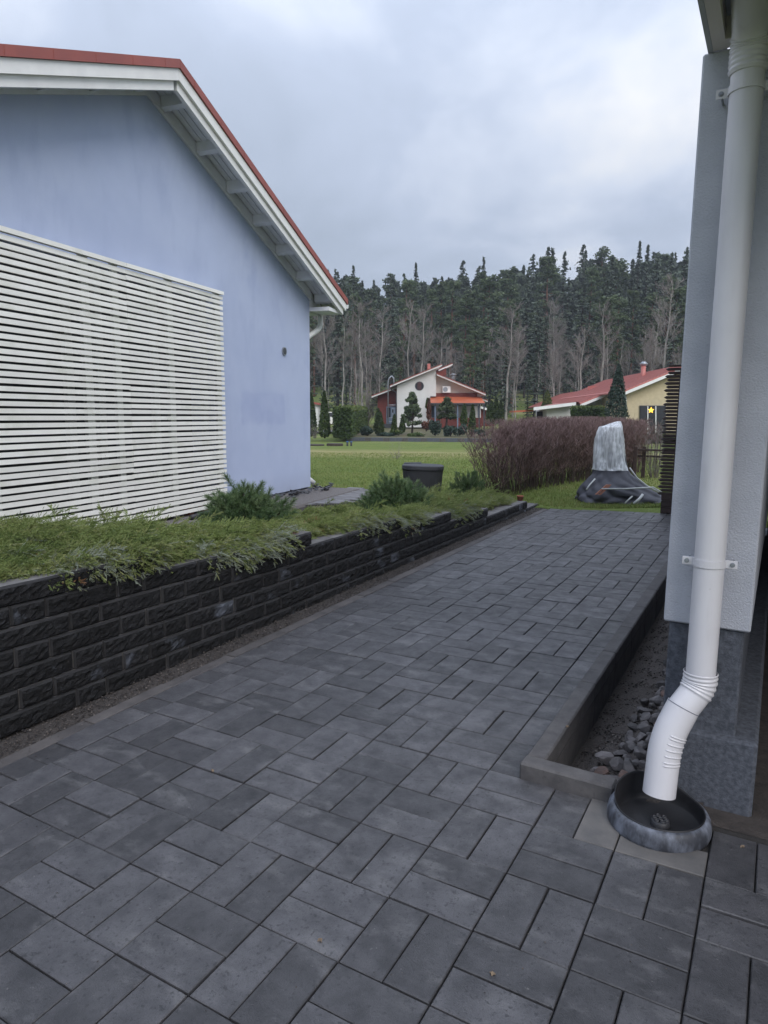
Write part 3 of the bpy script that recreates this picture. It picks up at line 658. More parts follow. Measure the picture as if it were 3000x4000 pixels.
def elbow(name, pts, rad, ribs, amp, close=False):
    path = [Vector(p) for p in pts]
    # resample evenly
    seg = [0]
    for p, q in zip(path, path[1:]): seg.append(seg[-1] + (q - p).length)
    n = max(30, int(seg[-1] / .0035)); res = []; rr = []
    for k in range(n + 1):
        d = seg[-1] * k / n; i = max(j for j in range(len(seg)) if seg[j] <= d + 1e-9); i = min(i, len(path) - 2)
        res.append(path[i].lerp(path[i + 1], (d - seg[i]) / max(1e-6, seg[i + 1] - seg[i])))
        r = rad
        for c in ribs:
            x = (d - c) / .005
            r += amp * math.exp(-x * x)
        rr.append(r)
    b = MB(); b.tube(res, rr, 40, cap=close); return part(name, b, m_pipe, dpipe, True)
A = Vector((PXc, PYc, .600)); B_ = Vector((PXc - .012, PYc - .008, .535)); Cc = Vector((-.232, 2.555, .455)); Dd = Vector((-.262, 2.528, .385)); E_ = Vector((-.275, 2.488, .16))
up_path = bend([A, (PXc, PYc, .54), Cc], 14)
elbow('elbow', up_path, .0535, [.004, .019, .034, .049, .064, .079], .0055)
low = bend([Cc + (Cc - Dd).normalized() * .02, (-.272, 2.520, .35), (-.277, 2.485, .155)], 14)
el = elbow('shoe', low, .0565, [], 0)
# pressed folds inside the bend of the shoe, each a short proud arc
for q in range(7):
    i = int(5 + q * 1.9); p = low[min(i, len(low) - 2)]; t = (low[min(i + 1, len(low) - 1)] - low[i - 1]).normalized()
    side = Vector((1, -.9, 0)); side = (side - t * side.dot(t)).normalized(); w = t.cross(side)
    arc = [p + (side * math.cos(a) + w * math.sin(a)) * .0567 for a in [-.75 + 1.5 * k / 12 for k in range(13)]]
    arc2 = [p + (side * math.cos(a) + w * math.sin(a)) * .0563 for a in [math.pi - .6 + 1.2 * k / 12 for k in range(13)]]
    b = MB(); b.tube(arc, [.0006] + [.0032] * 11 + [.0006], 8); b.tube(arc2, [.0006] + [.0032] * 11 + [.0006], 8); part('fold', b, m_pipe, el, True)
p, t = Vector(low[0]), (Vector(low[1]) - Vector(low[0])).normalized()
u = t.cross(Vector((0, 1, 0))).normalized(); w = t.cross(u); b = MB()
b.tube([p + t * .004 + (u * math.cos(a) + w * math.sin(a)) * .0562 for a in [2 * math.pi * k / 40 for k in range(41)]], .0016, 8); part('seam', b, m_pipedark, dpipe, True)
# open mouth of the shoe
p, t = Vector(low[-1]), (Vector(low[-1]) - Vector(low[-2])).normalized()
b = MB(); b.tube([p + t * .0, p - t * .08], [.0545, .0545], 40, cap=False); part('inner_lip', b, m_pipe, dpipe, True)
tp = bend([(PXc, PYc, 2.59), (PXc, PYc - .002, 2.71), (PXc + .0, 2.12, 2.90)], 16)
elbow('elbow', tp, .0535, [.012, .028, .044, .060, .076, .092, .108], .0055, True)
for zc_, (xa, xb) in ((1.0, (-.07, .068)), (2.545, (-.07, .068))):
    cl = thing_ = MB()
    arc = [(PXc + math.cos(a) * .0535, PYc + math.sin(a) * .0535) for a in [math.pi * (1 - .02) + k * (math.pi * 1.04) / 20 for k in range(21)]]
    vs_ = []; 
    for (x, y) in arc: vs_ += [(x, y, zc_ - .0125), (x, y, zc_ + .0125)]
    cl.add(vs_, [(2 * i, 2 * i + 2, 2 * i + 3, 2 * i + 1) for i in range(20)])
    off = [(PXc + (x - PXc) * .955, PYc + (y - PYc) * .955) for x, y in arc]; vs2 = []
    for (x, y) in off: vs2 += [(x, y, zc_ - .0125), (x, y, zc_ + .0125)]
    cl.add(vs_ + vs2, [(2 * i + o_, 2 * i + 2 + o_, 2 * i + 2 + o_ + 42, 2 * i + o_ + 42) for i in range(20) for o_ in (0, 1)])
    cl.cbox(PXc - .088, PXc - .050, PYc - .003, PYc + .002, zc_ - .0145, zc_ + .0145, .0012); cl.cbox(PXc + .050, PXc + .088, PYc - .003, PYc + .002, zc_ - .0145, zc_ + .0145, .0012)
    c_o = part('clamp', cl, m_pipe, dpipe)
    for sx in (-.073, .073):
        b = MB(); b.tube([(PXc + sx, PYc - .003, zc_), (PXc + sx, PYc - .006, zc_)], [.0085, .0075], 14); b.tube([(PXc + sx, PYc - .006, zc_), (PXc + sx, PYc - .011, zc_)], .005, 6); part('screw', b, m_metal, c_o)
    for sx in (-.073, .073):
        b = MB(); b.tube([(PXc + sx, PYc + .002, zc_), (PXc + sx, 2.69, zc_)], .004, 6); part('screw', b, m_metal, c_o)

# ---------------- black gully basin
bz = pz(BX, BY); basin = thing('gully_basin', (BX, BY, bz), 'scuffed black plastic rain gully basin under the downpipe', 'basin')
def lip(an, r, z):
    d = math.cos(an - 2.35); return (.052 * max(0, d) ** 1.6 if (z > .05 and r < .158) else 0)
b = MB(); b.lathe([(.155, -.02), (.171, -.012), (.176, .006), (.176, .024), (.172, .042), (.165, .054), (.157, .060), (.150, .058)], (BX, BY, bz), 56); part('outer_ring', b, m_plasticw, basin, True)
b = MB(); b.lathe([(.153, .052), (.1535, .063), (.1505, .064), (.149, .055), (.146, .035), (.142, .012), (.137, .006), (.030, .004), (.026, .006), (.0, .006)], (BX, BY, bz), 56, zoff=lip); part('bowl', b, m_plastic, basin, True)
b = MB(); b.lathe([(.034, .0), (.032, .016), (.028, .019), (.012, .019), (.010, .012)], (BX + .01, BY - .02, bz + .006), 24); gr = part('strainer', b, m_bin, basin, True)
for k in range(7):
    a = k * 6.283 / 6; rr_ = .020 if k < 6 else 0
    b = MB(); b.lathe([(.0085, .0), (.0085, .007), (.006, .007), (.0055, .0)], (BX + .01 + rr_ * math.cos(a), BY - .02 + rr_ * math.sin(a), bz + .024), 12); part('strainer_hole', b, m_metal if k == 9 else m_bin, gr, True)

# ================================================================== LOOSE THINGS NEARBY
def rock(seed, s, flat=.65, m=m_stone):
    r = random.Random(seed); import bmesh
    bm = bmesh.new(); bmesh.ops.create_icosphere(bm, subdivisions=2, radius=1)
    dirs = [Vector((r.gauss(0, 1), r.gauss(0, 1), r.gauss(0, 1))).normalized() for _ in range(13)]; off = [r.uniform(.42, .85) for _ in dirs]
    sx, sy = r.uniform(.75, 1.25), r.uniform(.7, 1.1)
    for v in bm.verts:
        p = v.co.copy()
        for d, o in zip(dirs, off):
            q = p.dot(d)
            if q > o: p -= d * (q - o)
        v.co = Vector((p.x * sx * s, p.y * sy * s, p.z * flat * s))
    me = bpy.data.meshes.new('stone'); bm.to_mesh(me); bm.free(); me.materials.append(m); return me
RK = [rock(i, .040, .7, m_stoner if i % 6 == 3 else m_stone) for i in range(13)]
placed = []
for k in range(4000):
    if len(placed) >= 190: break
    y = 2.63 + 3.0 * rnd.random() ** 1.15; t = rnd.random() ** 1.5; x = -.335 - .27 * t * (1.0 if y < 2.95 else .7 if y < 3.6 else .42)
    s = rnd.uniform(.65, 1.35) * (1.1 if y < 3.2 else .9)
    if any(math.hypot(x - a, y - b) < .027 * (s + c) for a, b, c in placed): continue
    placed.append((x, y, s)); o = link('stone', rnd.choice(RK)); o.location = (x, y, gz(x, y) + .016 * s); o.rotation_euler = (rnd.uniform(-.5, .5), rnd.uniform(-.5, .5), rnd.uniform(0, 6.28)); o.scale = (s,) * 3
    tag(o, 'broken grey or reddish stone in the gravel bed beside the granite plinth', 'stone', 'stones along the plinth')
SK = [rock(50 + i, .06, .35, m_slate) for i in range(5)]
for k in range(46):
    s_ = rnd.uniform(-1.7, .35); o_ = rnd.uniform(.06, .42) if s_ < .02 else rnd.uniform(-.25, .35); sc_ = rnd.uniform(.6, 1.3)
    o = link('slate_stone', rnd.choice(SK)); o.location = H(s_, o_, .30 + rnd.uniform(0, .05)); o.rotation_euler = (rnd.uniform(-.5, .5), rnd.uniform(-.5, .5), rnd.uniform(0, 6.28)); o.scale = (sc_,) * 3
    tag(o, 'black slate chunk heaped at the foot of the blue house corner', 'stone', 'slate heap at the house corner')

# ---------------- leaf machinery (numpy)
def euler_mats(yaw, pitch, roll):
    cy, sy, cp, sp, cr_, sr = np.cos(yaw), np.sin(yaw), np.cos(pitch), np.sin(pitch), np.cos(roll), np.sin(roll)
    # local x forward, rotated: roll about x, pitch up about -y, yaw about z
    Rm = np.empty((len(yaw), 3, 3))
    Rm[:, :, 0] = np.stack([cy * cp, sy * cp, sp], 1)
    Rm[:, :, 1] = np.stack([-sy * cr_ - cy * sp * sr, cy * cr_ - sy * sp * sr, cp * sr], 1)
    Rm[:, :, 2] = np.stack([sy * sr - cy * sp * cr_, -cy * sr - sy * sp * cr_, cp * cr_], 1)
    return Rm
def scatter(protos, pos, Rm, scale, tint, r):
    """join many copies of prototype leaf shapes into one set of arrays; a prototype is (V, F, T) with T a tint offset per vertex"""
    VV, FF, TT = [], [], []; base = 0; pick = r.integers(0, len(protos), len(pos))
    for k, (V, F, T) in enumerate(protos):
        ix = np.where(pick == k)[0]
        if not len(ix): continue
        W = np.einsum('nij,vj->nvi', Rm[ix], V) * scale[ix][:, None, None] + pos[ix][:, None, :]
        VV.append(W.reshape(-1, 3)); FF.append((F[None] + (np.arange(len(ix)) * len(V))[:, None, None]).reshape(-1, F.shape[1]) + base)
        TT.append(np.where(tint[ix][:, None] > .995, 1.0, np.clip(tint[ix][:, None] + T[None], 0, .97)).ravel()); base += len(ix) * len(V)
    return np.vstack(VV), np.vstack(FF), np.concatenate(TT)
def frond(seed, Ln=.17):
    """plumose juniper spray: arching stem along +x, side twigs all round it, each clothed in fine awl leaves"""
    r = np.random.default_rng(seed); V, F, T = [], [], []
    def tri(a, b, c, t, t2=None): F.append((len(V), len(V) + 1, len(V) + 2)); V.extend([a, b, c]); T.extend([t, t, t if t2 is None else t2])
    def sp(x): q = x / Ln; return np.array([x, .016 * math.sin(4 * q + seed) * q, .05 * x + .022 * q - .055 * q * q])
    n = 5
    for i in range(n): tri(sp(Ln * i / n) + (0, .0014, 0), sp(Ln * i / n) - (0, .0014, 0), sp(Ln * (i + 1) / n), -.3)
    def twig(p, d, ln, tt, m_):
        up_ = np.cross(d, [0, 1, .2]); up_ /= np.linalg.norm(up_) + 1e-9; sd_ = np.cross(d, up_)
        for j in range(m_):
            q = p + d * ln * (j / m_); ph = r.random() * 6.283; o = up_ * math.cos(ph) + sd_ * math.sin(ph); e2 = d * .86 + o * .5; w = np.cross(e2, o); w = w / (np.linalg.norm(w) + 1e-6) * .0015
            l2 = .0112 * (1.15 - .45 * j / m_); tri(q + w, q - w, q + e2 * l2, tt - .05, tt + .08)
        tri(p + sd_ * .0014, p - sd_ * .0014, p + d * ln * 1.05, tt)
    for k in range(20):
        t = .08 + .88 * (k + r.random() * .7) / 20; p = sp(Ln * t); ln = .052 * (1.05 - t * .62) * r.uniform(.6, 1.3); ph = r.random() * 6.283; a = R(r.uniform(28, 58))
        d = np.array([math.cos(a), math.sin(a) * math.cos(ph), math.sin(a) * math.sin(ph) * .5 + .05]); d /= np.linalg.norm(d); twig(p, d, ln, r.normal(0, .04) - .09 + .22 * t, 10)
    twig(sp(Ln * .8), np.array([.93, .05, -.2]), Ln * .28, .18, 9)
    return np.array(V), np.array(F), np.array(T)
FR = [frond(i) for i in range(5)]
XE = [(.5, -3.20), (1.75, -3.20), (1.95, -3.14), (2.15, -3.05), (2.7, -3.02), (2.8, -3.14), (3.05, -3.12), (3.25, -3.0), (3.85, -3.0), (4.05, -3.15), (4.3, -3.22), (4.6, -3.16), (4.9, -3.05), (5.45, -3.04), (5.55, -3.05), (6.15, -3.02), (6.3, -3.18), (6.8, -3.16), (6.95, -3.03), (7.5, -3.04), (7.7, -3.12), (8.3, -3.2), (8.6, -3.2), (8.8, -3.12), (9.1, -3.2), (9.6, -3.3)]
HANG = [(1.8, 0), (2.0, .2), (2.3, .55), (2.7, .2), (3.0, .2), (3.3, .9), (3.85, .9), (4.0, .2), (4.8, .2), (5.1, .5), (5.4, .3), (5.7, .7), (6.1, .5), (6.3, .1), (7.0, .6), (7.4, .6), (7.6, .1)]
def juniper(y0, y1, xb, n, seed, label, group=None, zadd=.0, holes=()):
    r = np.random.default_rng(seed); th_ = thing('creeping_juniper', (-3.7, (y0 + y1) / 2, bedz(-3.7, (y0 + y1) / 2)), label, 'juniper', 'creeping junipers in the bed')
    pos, yaw, pit, sc_, ti = [], [], [], [], []
    while len(pos) < n:
        y = y0 + (y1 - y0) * r.random(); xe = interp(y, XE); edge = r.random() < .32
        ey = min((y - y0), (y1 - y)) / .35; sz_ = (r.uniform(.85, 1.4) if r.random() < .7 else r.uniform(1.4, 1.8))
        x = xe - .16 - (.10 * r.random() if edge else (xe - .16 - xb(y)) * -1 * r.random() * -1 if False else 0)
        if edge: x = xe - .135 * sz_ - .10 * r.random()
        else: x = lerp(xe - .08 - .13 * sz_, xb(y), r.random())
        if any((x - hx) ** 2 + (y - hy) ** 2 < hr * hr for hx, hy, hr in holes): continue
        if ey < r.random() * .6: continue
        b_ = bedz(min(x, -3.2), y) + zadd
        dome = clamp((xe - x) / .4, .25, 1)
        mound = .5 + .5 * math.sin(x * 7 + 2.1 * math.sin(y * 3.1)) * math.sin(y * 5.3 + x * 2)
        z = b_ + .015 + (.02 + .11 * mound) * dome * (.35 + .65 * r.random())
        hang = interp(y, HANG) if edge else 0
        if edge: yw = r.normal(-.15, .55); pt = r.normal(.06, .16) - hang * r.random() * .75
        else: yw = r.normal(.0, .6) if r.random() < .85 else r.random() * 6.28; pt = r.normal(.16, .2)
        pos.append((x, y, z)); yaw.append(yw); pit.append(pt); sc_.append(sz_); 
        t_ = r.normal(.42, .11) + .24 * (mound - .5)
        if edge and hang > .3 and r.random() < .5: t_ = r.normal(.80, .06)
        elif edge: t_ = r.normal(.55, .13)
        elif r.random() < .12: t_ = r.normal(.66, .06)
        if r.random() < .007: t_ = 1.0
        ti.append(t_)
    pos = np.array(pos); V, F, T = scatter(FR, pos, euler_mats(np.array(yaw), np.array(pit), r.normal(0, .5, n)), np.array(sc_), np.array(ti), r)
    local = link('foliage', npmesh('juniper_foliage', V, F, l_jun, T), th_)
    mb = MB()
    for k in range(26):                                     # woody stems under the mat
        y = y0 + (y1 - y0) * r.random(); x = lerp(-3.35, xb(y), r.random()); a = r.normal(0, .9); z = bedz(x, y) + .03; q = [(x, y, z)]
        for s_ in range(3): q.append((q[-1][0] + .13 * math.cos(a), q[-1][1] + .13 * math.sin(a), bedz(min(q[-1][0], -3.2), q[-1][1]) + .04)); a += r.normal(0, .3)
        mb.tube(q, [.009, .007, .005, .003], 5, cap=False)
    part('stem', mb, m_bark, th_, True)
juniper(.9, 3.05, lambda y: -4.75, 3050, 1, 'creeping juniper spilling over the tallest part of the wall before the slat screen')
juniper(2.85, 4.75, lambda y: -4.15, 1550, 2, 'creeping juniper below the dwarf pine nearest the slat screen', holes=((-3.88, 4.34, .30),))
juniper(4.5, 6.75, lambda y: -4.75, 2000, 3, 'broad creeping juniper between the two larger dwarf pines', holes=((-3.90, 6.98, .3), (-3.88, 4.34, .33),))
juniper(6.6, 8.1, lambda y: -4.6, 1200, 4, 'creeping juniper in front of the black bin', holes=((-3.90, 6.98, .3),))
juniper(7.95, 9.5, lambda y: -4.5, 850, 5, 'creeping juniper at the low far end of the wall', zadd=.02)

def brush(seed, Ln=.10, nn=120, nl=.042):
    """pine shoot: stem with long needles pointing forward"""
    r = np.random.default_rng(seed); V, F, T = [], [], []
    for k in range(nn):
        t = .08 + .92 * (k / nn) ** .8; a = r.random() * 6.283; sp_ = R(32 + 38 * (1 - t) + 12 * r.standard_normal()); l_ = nl * (.8 + .4 * r.random())
        p = np.array([Ln * t, 0, 0]); d = np.array([math.cos(sp_), math.sin(sp_) * math.cos(a), math.sin(sp_) * math.sin(a)]); w = np.cross(d, r.standard_normal(3)); w = w / np.linalg.norm(w) * .0017
        b0 = len(V); V += [p - w, p + w, p + d * l_ + w * .35, p + d * l_ - w * .35]; F.append((b0, b0 + 1, b0 + 2, b0 + 3)); tt = .25 * r.standard_normal() * .4 + .12 * t; T += [tt, tt, tt + .14, tt + .14]
    return np.array(V), np.array(F), np.array(T)
BRS = [brush(i) for i in range(4)]
def mugo(c, rx, h, n, seed, label, sc0=1.0):
    r = np.random.default_rng(seed); c = Vector(c); t_ = thing('dwarf_pine', c, label, 'pine', 'dwarf pines in the bed'); mb = MB(); pos, yaw, pit, sc_, ti = [], [], [], [], []
    for k in range(n):
        a = r.random() * 6.283; el_ = math.acos(clamp(1 - r.random() * 1.15, -1, 1)); rr_ = r.uniform(.5, 1.0) * (1 + .16 * math.sin(5 * a + seed) * math.sin(3 * el_ + seed)); lead = r.random() < .06
        d = Vector((math.cos(a) * math.sin(el_), math.sin(a) * math.sin(el_), math.cos(el_)))
        tip = c + Vector((d.x * rx * rr_, d.y * rx * rr_, .05 + max(.0, d.z) * h * (rr_ + (.18 if lead else 0)) * r.uniform(.75, 1.05)))
        upd = (Vector((d.x, d.y, 0)) * 1.0 + Vector((0, 0, .8))).normalized(); base_ = tip - upd * .09 * sc0
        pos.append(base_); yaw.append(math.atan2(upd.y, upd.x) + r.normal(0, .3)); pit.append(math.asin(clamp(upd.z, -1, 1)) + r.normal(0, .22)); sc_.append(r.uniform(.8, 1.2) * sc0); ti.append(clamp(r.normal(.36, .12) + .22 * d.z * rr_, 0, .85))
        if k % 2 == 0: mb.tube([c + Vector((d.x * .05, d.y * .05, .02)), c.lerp(base_, .6) + Vector((0, 0, -.02)), base_], [.014, .009, .006], 5, cap=False)
    V, F, T = scatter(BRS, np.array(pos), euler_mats(np.array(yaw), np.array(pit), r.random(n) * 6.28), np.array(sc_), np.array(ti), r)
    link('needles', npmesh('pine_needles', V, F, l_mugo, T), t_); part('branch', mb, m_bark, t_, True)
mugo((-3.86, 4.32, .49), .40, .43, 460, 1, 'green dwarf pine on the bed in front of the slat screen corner', 1.0)
mugo((-3.88, 6.96, .37), .44, .40, 480, 2, 'green dwarf pine partly covering the black bin')
mugo((-4.10, 9.64, .24), .30, .40, 380, 3, 'small round dwarf pine between the black bin and the bare hedge', .75)

# ---------------- black bin with lid
BC = view(0, 0); bc = Vector((-5.13, 10.15, .17)); bint = thing('garden_bin', bc, 'black plastic garden bin with slightly tilted lid on the lawn', 'bin')
bm_ = Matrix.Translation(bc) @ Matrix.Rotation(YAW * -1 + R(-6), 4, 'Z')
def rrect(w, d, rr_, n=6):
    out = []
    for cx_, cy_, a0 in ((w - rr_, d - rr_, 0), (-w + rr_, d - rr_, 90), (-w + rr_, -d + rr_, 180), (w - rr_, -d + rr_, 270)):
        for k in range(n + 1): a = R(a0 + 90 * k / n); out.append((cx_ + rr_ * math.cos(a), cy_ + rr_ * math.sin(a)))
    return out
def loft(levels, n=6, M=Matrix.Identity(4)):
    b = MB(); vs_ = []; 
    for (w, d, rr_, z, tl) in levels: vs_ += [M @ Vector((x, y, z + tl * x)) for x, y in rrect(w, d, rr_, n)]
    k = 4 * (n + 1); fs_ = [(i * k + j, i * k + (j + 1) % k, (i + 1) * k + (j + 1) % k, (i + 1) * k + j) for i in range(len(levels) - 1) for j in range(k)]
    fs_ += [tuple(range(k - 1, -1, -1)), tuple((len(levels) - 1) * k + j for j in range(k))]; b.add(vs_, fs_); return b
body = part('body', loft([(.30, .28, .22, 0, 0), (.335, .31, .24, .40, 0), (.340, .315, .24, .43, 0)], 8, bm_), m_bin, bint)
lid = part('lid', loft([(.345, .32, .24, .438, -.02), (.348, .323, .24, .455, -.02), (.345, .32, .24, .500, -.02), (.33, .305, .23, .512, -.02), (.12, .10, .08, .525, -.02)], 8, bm_), m_bin, bint)
b = MB(); b.box(-.31, -.02, .10, .24, .515, .54, 0, bm_ @ Matrix.Rotation(R(-2), 4, 'Y')); part('hinge_ridge', b, m_bin, lid)

# ---------------- wrapped garden furniture under a grey cover
TC = Vector((-2.06, 10.85, .222)); tarpt = thing('covered_furniture', TC, 'garden furniture wrapped in clear plastic film over a dark grey fabric cover', 'covered furniture')
SC = .00124
def tp_(cx_, cy_, dep=0): return TC + RH * ((cx_ - 690) * SC) + FH * dep + Vector((0, 0, (1185 - cy_) * SC))
from mathutils import noise as mnoise
def shell(levels, n, seed, fold, name, m, sm=True, sub=5, crum=.03):
    """levels: (y, left, right, depth) in outline units; closed rings with creases running down and fine crumples"""
    b = MB(); vs_ = []; lv = []
    for (p, q) in zip(levels, levels[1:]):
        for k in range(sub): lv.append([lerp(c, d, k / sub) for c, d in zip(p, q)])
    lv.append(list(levels[-1])); nl = len(lv)
    for li, (yy, xl, xr, dep) in enumerate(lv):
        t = li / (nl - 1)
        for k in range(n):
            a = 2 * math.pi * k / n; ca, sa = math.cos(a), math.sin(a); sx = math.copysign(abs(ca) ** .8, ca)
            cre = sum(abs(math.sin(fq * a + seed * 1.7 * fq + 2.2 * math.sin(1.3 * t * fq + seed))) * w_ for fq, w_ in ((2.0, .5), (3.5, .35), (6.0, .22))) - .62
            f = 1 + fold * cre * (.25 + .75 * t)
            p = tp_((xl + xr) / 2 + (xr - xl) / 2 * sx * min(1.03, 1 + (f - 1) * .6), yy, sa * dep * f)
            g_ = Vector((p.x * 5 + seed, p.y * 5, p.z * 5)); nz = mnoise.noise(g_) * .6 + abs(mnoise.noise(g_ * 2.3)) * .5
            edge = 0 if li == nl - 1 else 1; vs_.append(p + (RH * ca + FH * sa) * (crum * nz * edge) + Vector((0, 0, crum * .5 * mnoise.noise(g_ * 1.7) * edge)))
    fs_ = [(i * n + k, i * n + (k + 1) % n, (i + 1) * n + (k + 1) % n, (i + 1) * n + k) for i in range(nl - 1) for k in range(n)]; fs_.append(tuple(range(n - 1, -1, -1)))
    b.add(vs_, fs_); return part(name, b, m, tarpt, sm)
shell([(520, 470, 690, .10), (700, 360, 725, .16), (780, 345, 745, .2), (850, 330, 790, .24), (930, 275, 890, .30), (1010, 205, 1000, .36), (1080, 165, 1130, .40), (1130, 150, 1215, .42), (1185, 145, 1250, .46)], 96, 5, .40, 'fabric_cover', m_tarp, crum=.016)
m_film = bpy.data.materials.new('plastic_film'); m_film.use_nodes = True; t = m_film.node_tree; b = t.nodes['Principled BSDF']; b.inputs['Base Color'].default_value = (.86, .88, .90, 1); b.inputs['Roughness'].default_value = .16
tcn = N(t, 'ShaderNodeTexCoord'); mpn = N(t, 'ShaderNodeMapping'); mpn.inputs['Scale'].default_value = (24, 24, 2.4); mpn.inputs['Rotation'].default_value = (.2, .35, .2); L(t, tcn.outputs['Object'], mpn.inputs[0])
nn_ = N(t, 'ShaderNodeTexNoise', i_Scale=1.6, i_Detail=4.0, i_Roughness=.5, i_Distortion=.7); L(t, mpn.outputs[0], nn_.inputs['Vector'])
mr_ = N(t, 'ShaderNodeMapRange', i_1=.40, i_2=.60, i_3=.46, i_4=.84); L(t, nn_.outputs['Fac'], mr_.inputs[0])
n2_ = N(t, 'ShaderNodeTexNoise', i_Scale=5.0, i_Detail=3.0); L(t, tcn.outputs['Object'], n2_.inputs['Vector']); m2_ = N(t, 'ShaderNodeMapRange', i_1=.42, i_2=.58, i_3=.65, i_4=1.0); L(t, n2_.outputs['Fac'], m2_.inputs[0])
ma_ = N(t, 'ShaderNodeMath', operation='MULTIPLY'); L(t, mr_.outputs[0], ma_.inputs[0]); L(t, m2_.outputs[0], ma_.inputs[1]); mb2_ = N(t, 'ShaderNodeMath', operation='ADD', i_1=.06); L(t, ma_.outputs[0], mb2_.inputs[0]); L(t, mb2_.outputs[0], b.inputs['Alpha'])
bu_ = N(t, 'ShaderNodeBump', i_Strength=.5, i_Distance=.012); L(t, nn_.outputs['Fac'], bu_.inputs['Height']); L(t, bu_.outputs[0], b.inputs['Normal'])
shell([(208, 590, 635, .02), (240, 480, 648, .07), (275, 378, 658, .12), (340, 358, 668, .15), (420, 342, 684, .17), (500, 336, 694, .18), (600, 332, 706, .19), (690, 332, 724, .205), (760, 330, 742, .225), (800, 326, 752, .24)], 96, 8, .16, 'plastic_film', m_film, crum=.014)
shell([(290, 400, 640, .09), (420, 372, 664, .12), (560, 370, 684, .14), (740, 365, 720, .16)], 28, 4, .06, 'furniture_back', mat('furniture_grey', (.20, .205, .23), (.06, .062, .08), scale=5, rough=.7))
for (xa, xb2, ya, yb2) in ((500, 640, 512, 566), (410, 600, 330, 352), (410, 620, 430, 448), (450, 650, 600, 625), (410, 432, 340, 690)):
    b = MB(); b.prism([tp_(xa, yb2, -.10), tp_(xb2, yb2 + 8, -.10), tp_(xb2, ya + 12, -.10), tp_(xa, ya, -.10)], FH * .03); part('chair_slat', b, m_tarp, tarpt)
for k, (xa, ya, xb_, yb) in enumerate(((250, 1065, 405, 950), (290, 1070, 432, 952))):
    b = MB(); P = [tp_(xa, ya, -.50), tp_(xa + 26, ya, -.50), tp_(xb_ + 20, yb, -.44), tp_(xb_ - 10, yb, -.44)]; b.prism(P, FH * .03); part('timber_lath', b, m_wood, tarpt)
for k, pts in enumerate((((330, 1000, -.46), (620, 992, -.50), (950, 978, -.44), (1110, 1058, -.33)), ((738, 765, -.16), (835, 885, -.14), (960, 985, -.17), (1110, 1062, -.22)), ((600, 1160, -.53), (690, 1080, -.50)), ((700, 1168, -.54), (770, 1110, -.52), (815, 1060, -.49)), ((312, 900, -.2), (248, 970, -.22), (200, 1030, -.25)))):
    b = MB(); b.tube([tp_(*p) for p in pts], .011 if k != 3 else .02, 6); part('strap', b, m_strap, tarpt, True)

# ---------------- dark brown louvred fence at the end of the driveway
fy = 9.735; fence = thing('slat_fence', (-1.1, fy, pz(-1.1, fy)), 'dark brown horizontal slat fence panel at the end of the driveway', 'fence')
fz = pz(-1.3, fy)
for k in range(3):
    b = MB(); b.cbox(-1.318, -.4, fy - .02, fy + .04, fz + .002 + k * .088, fz + .086 + k * .088, .006); part('base_board', b, m_brown, fence)
zt = fz + .27; k = 0
while zt < fz + 1.93:
    xl = -1.345 + (.022 if k % 2 else 0) + rnd.uniform(-.006, .006); b = MB()
    pr_ = [(-.022, -.012), (-.022, .006), (-.006, .019), (.016, .019), (.030, .006), (.030, -.012), (.016, -.02), (-.006, -.02)]
    vs_ = [(xl + (0.0 if j in (2, 3, 6, 7) else .0), fy + a, zt + c) for j, (a, c) in enumerate(pr_)] + [(-.35, fy + a, zt + c) for a, c in pr_]
    tipv = [(xl - .03, fy + .004, zt)]
    b.add(vs_ + tipv, [(j, (j + 1) % 8, (j + 1) % 8 + 8, j + 8) for j in range(8)] + [(j, 16, (j + 1) % 8) for j in range(8)]); part('slat', b, m_brown, fence)
    zt += .0455; k += 1
for x in (-1.20, -.45):
    b = MB(); b.cbox(x, x + .07, fy + .042, fy + .11, fz - .1, fz + 1.92, .005); part('post', b, m_brown, fence)
b = MB(); b.cbox(-1.33, -.38, fy - .03, fy + .05, fz + 1.94, fz + 1.965, .004); part('cap_rail', b, m_brown, fence)

# ---------------- clay pot fragment, litter
pot = MB(); pot.lathe([(.0, .0), (.035, .0), (.045, .06), (.05, .062), (.05, .075), (.043, .075), (.036, .01), (.0, .01)], (-3.15, 9.33, pz(-3, 9.3) + .12), 14); tag(part('flower_pot', pot, m_terra, None, True), 'small terracotta flower pot on the low end of the wall', 'pot')
for (x, y, a) in ((-1.02, 1.42, .4), (-.55, 1.55, 1.2), (-1.95, 1.95, 2.2), (.0, 2.45, .3), (-.72, 2.9, .9)):
    b = MB(); z = pz(x, y) + .004 + (KH if x == -.72 else 0); s = .006
    pts = [(s * math.cos(a + t) * (1.6 if k % 2 else .9), s * math.sin(a + t) * (1.0 if k % 3 else .5), .004 * math.sin(3 * t)) for k, t in enumerate([6.283 * q / 9 for q in range(9)])]
    b.add([(x, y, z + .006)] + [(x + p, y + q, z + r_) for p, q, r_ in pts], [(0, k + 1, (k + 1) % 9 + 1) for k in range(9)])
    b.add([(x, y, z + .003)] + [(x + p, y + q, z - .002 + r_) for p, q, r_ in pts], [(0, (k + 1) % 9 + 1, k + 1) for k in range(9)])
    tag(part('dead_leaf', b, m_tan), 'tiny shrivelled tan leaf scrap lying on the paving', 'leaf', 'leaf scraps on the paving')

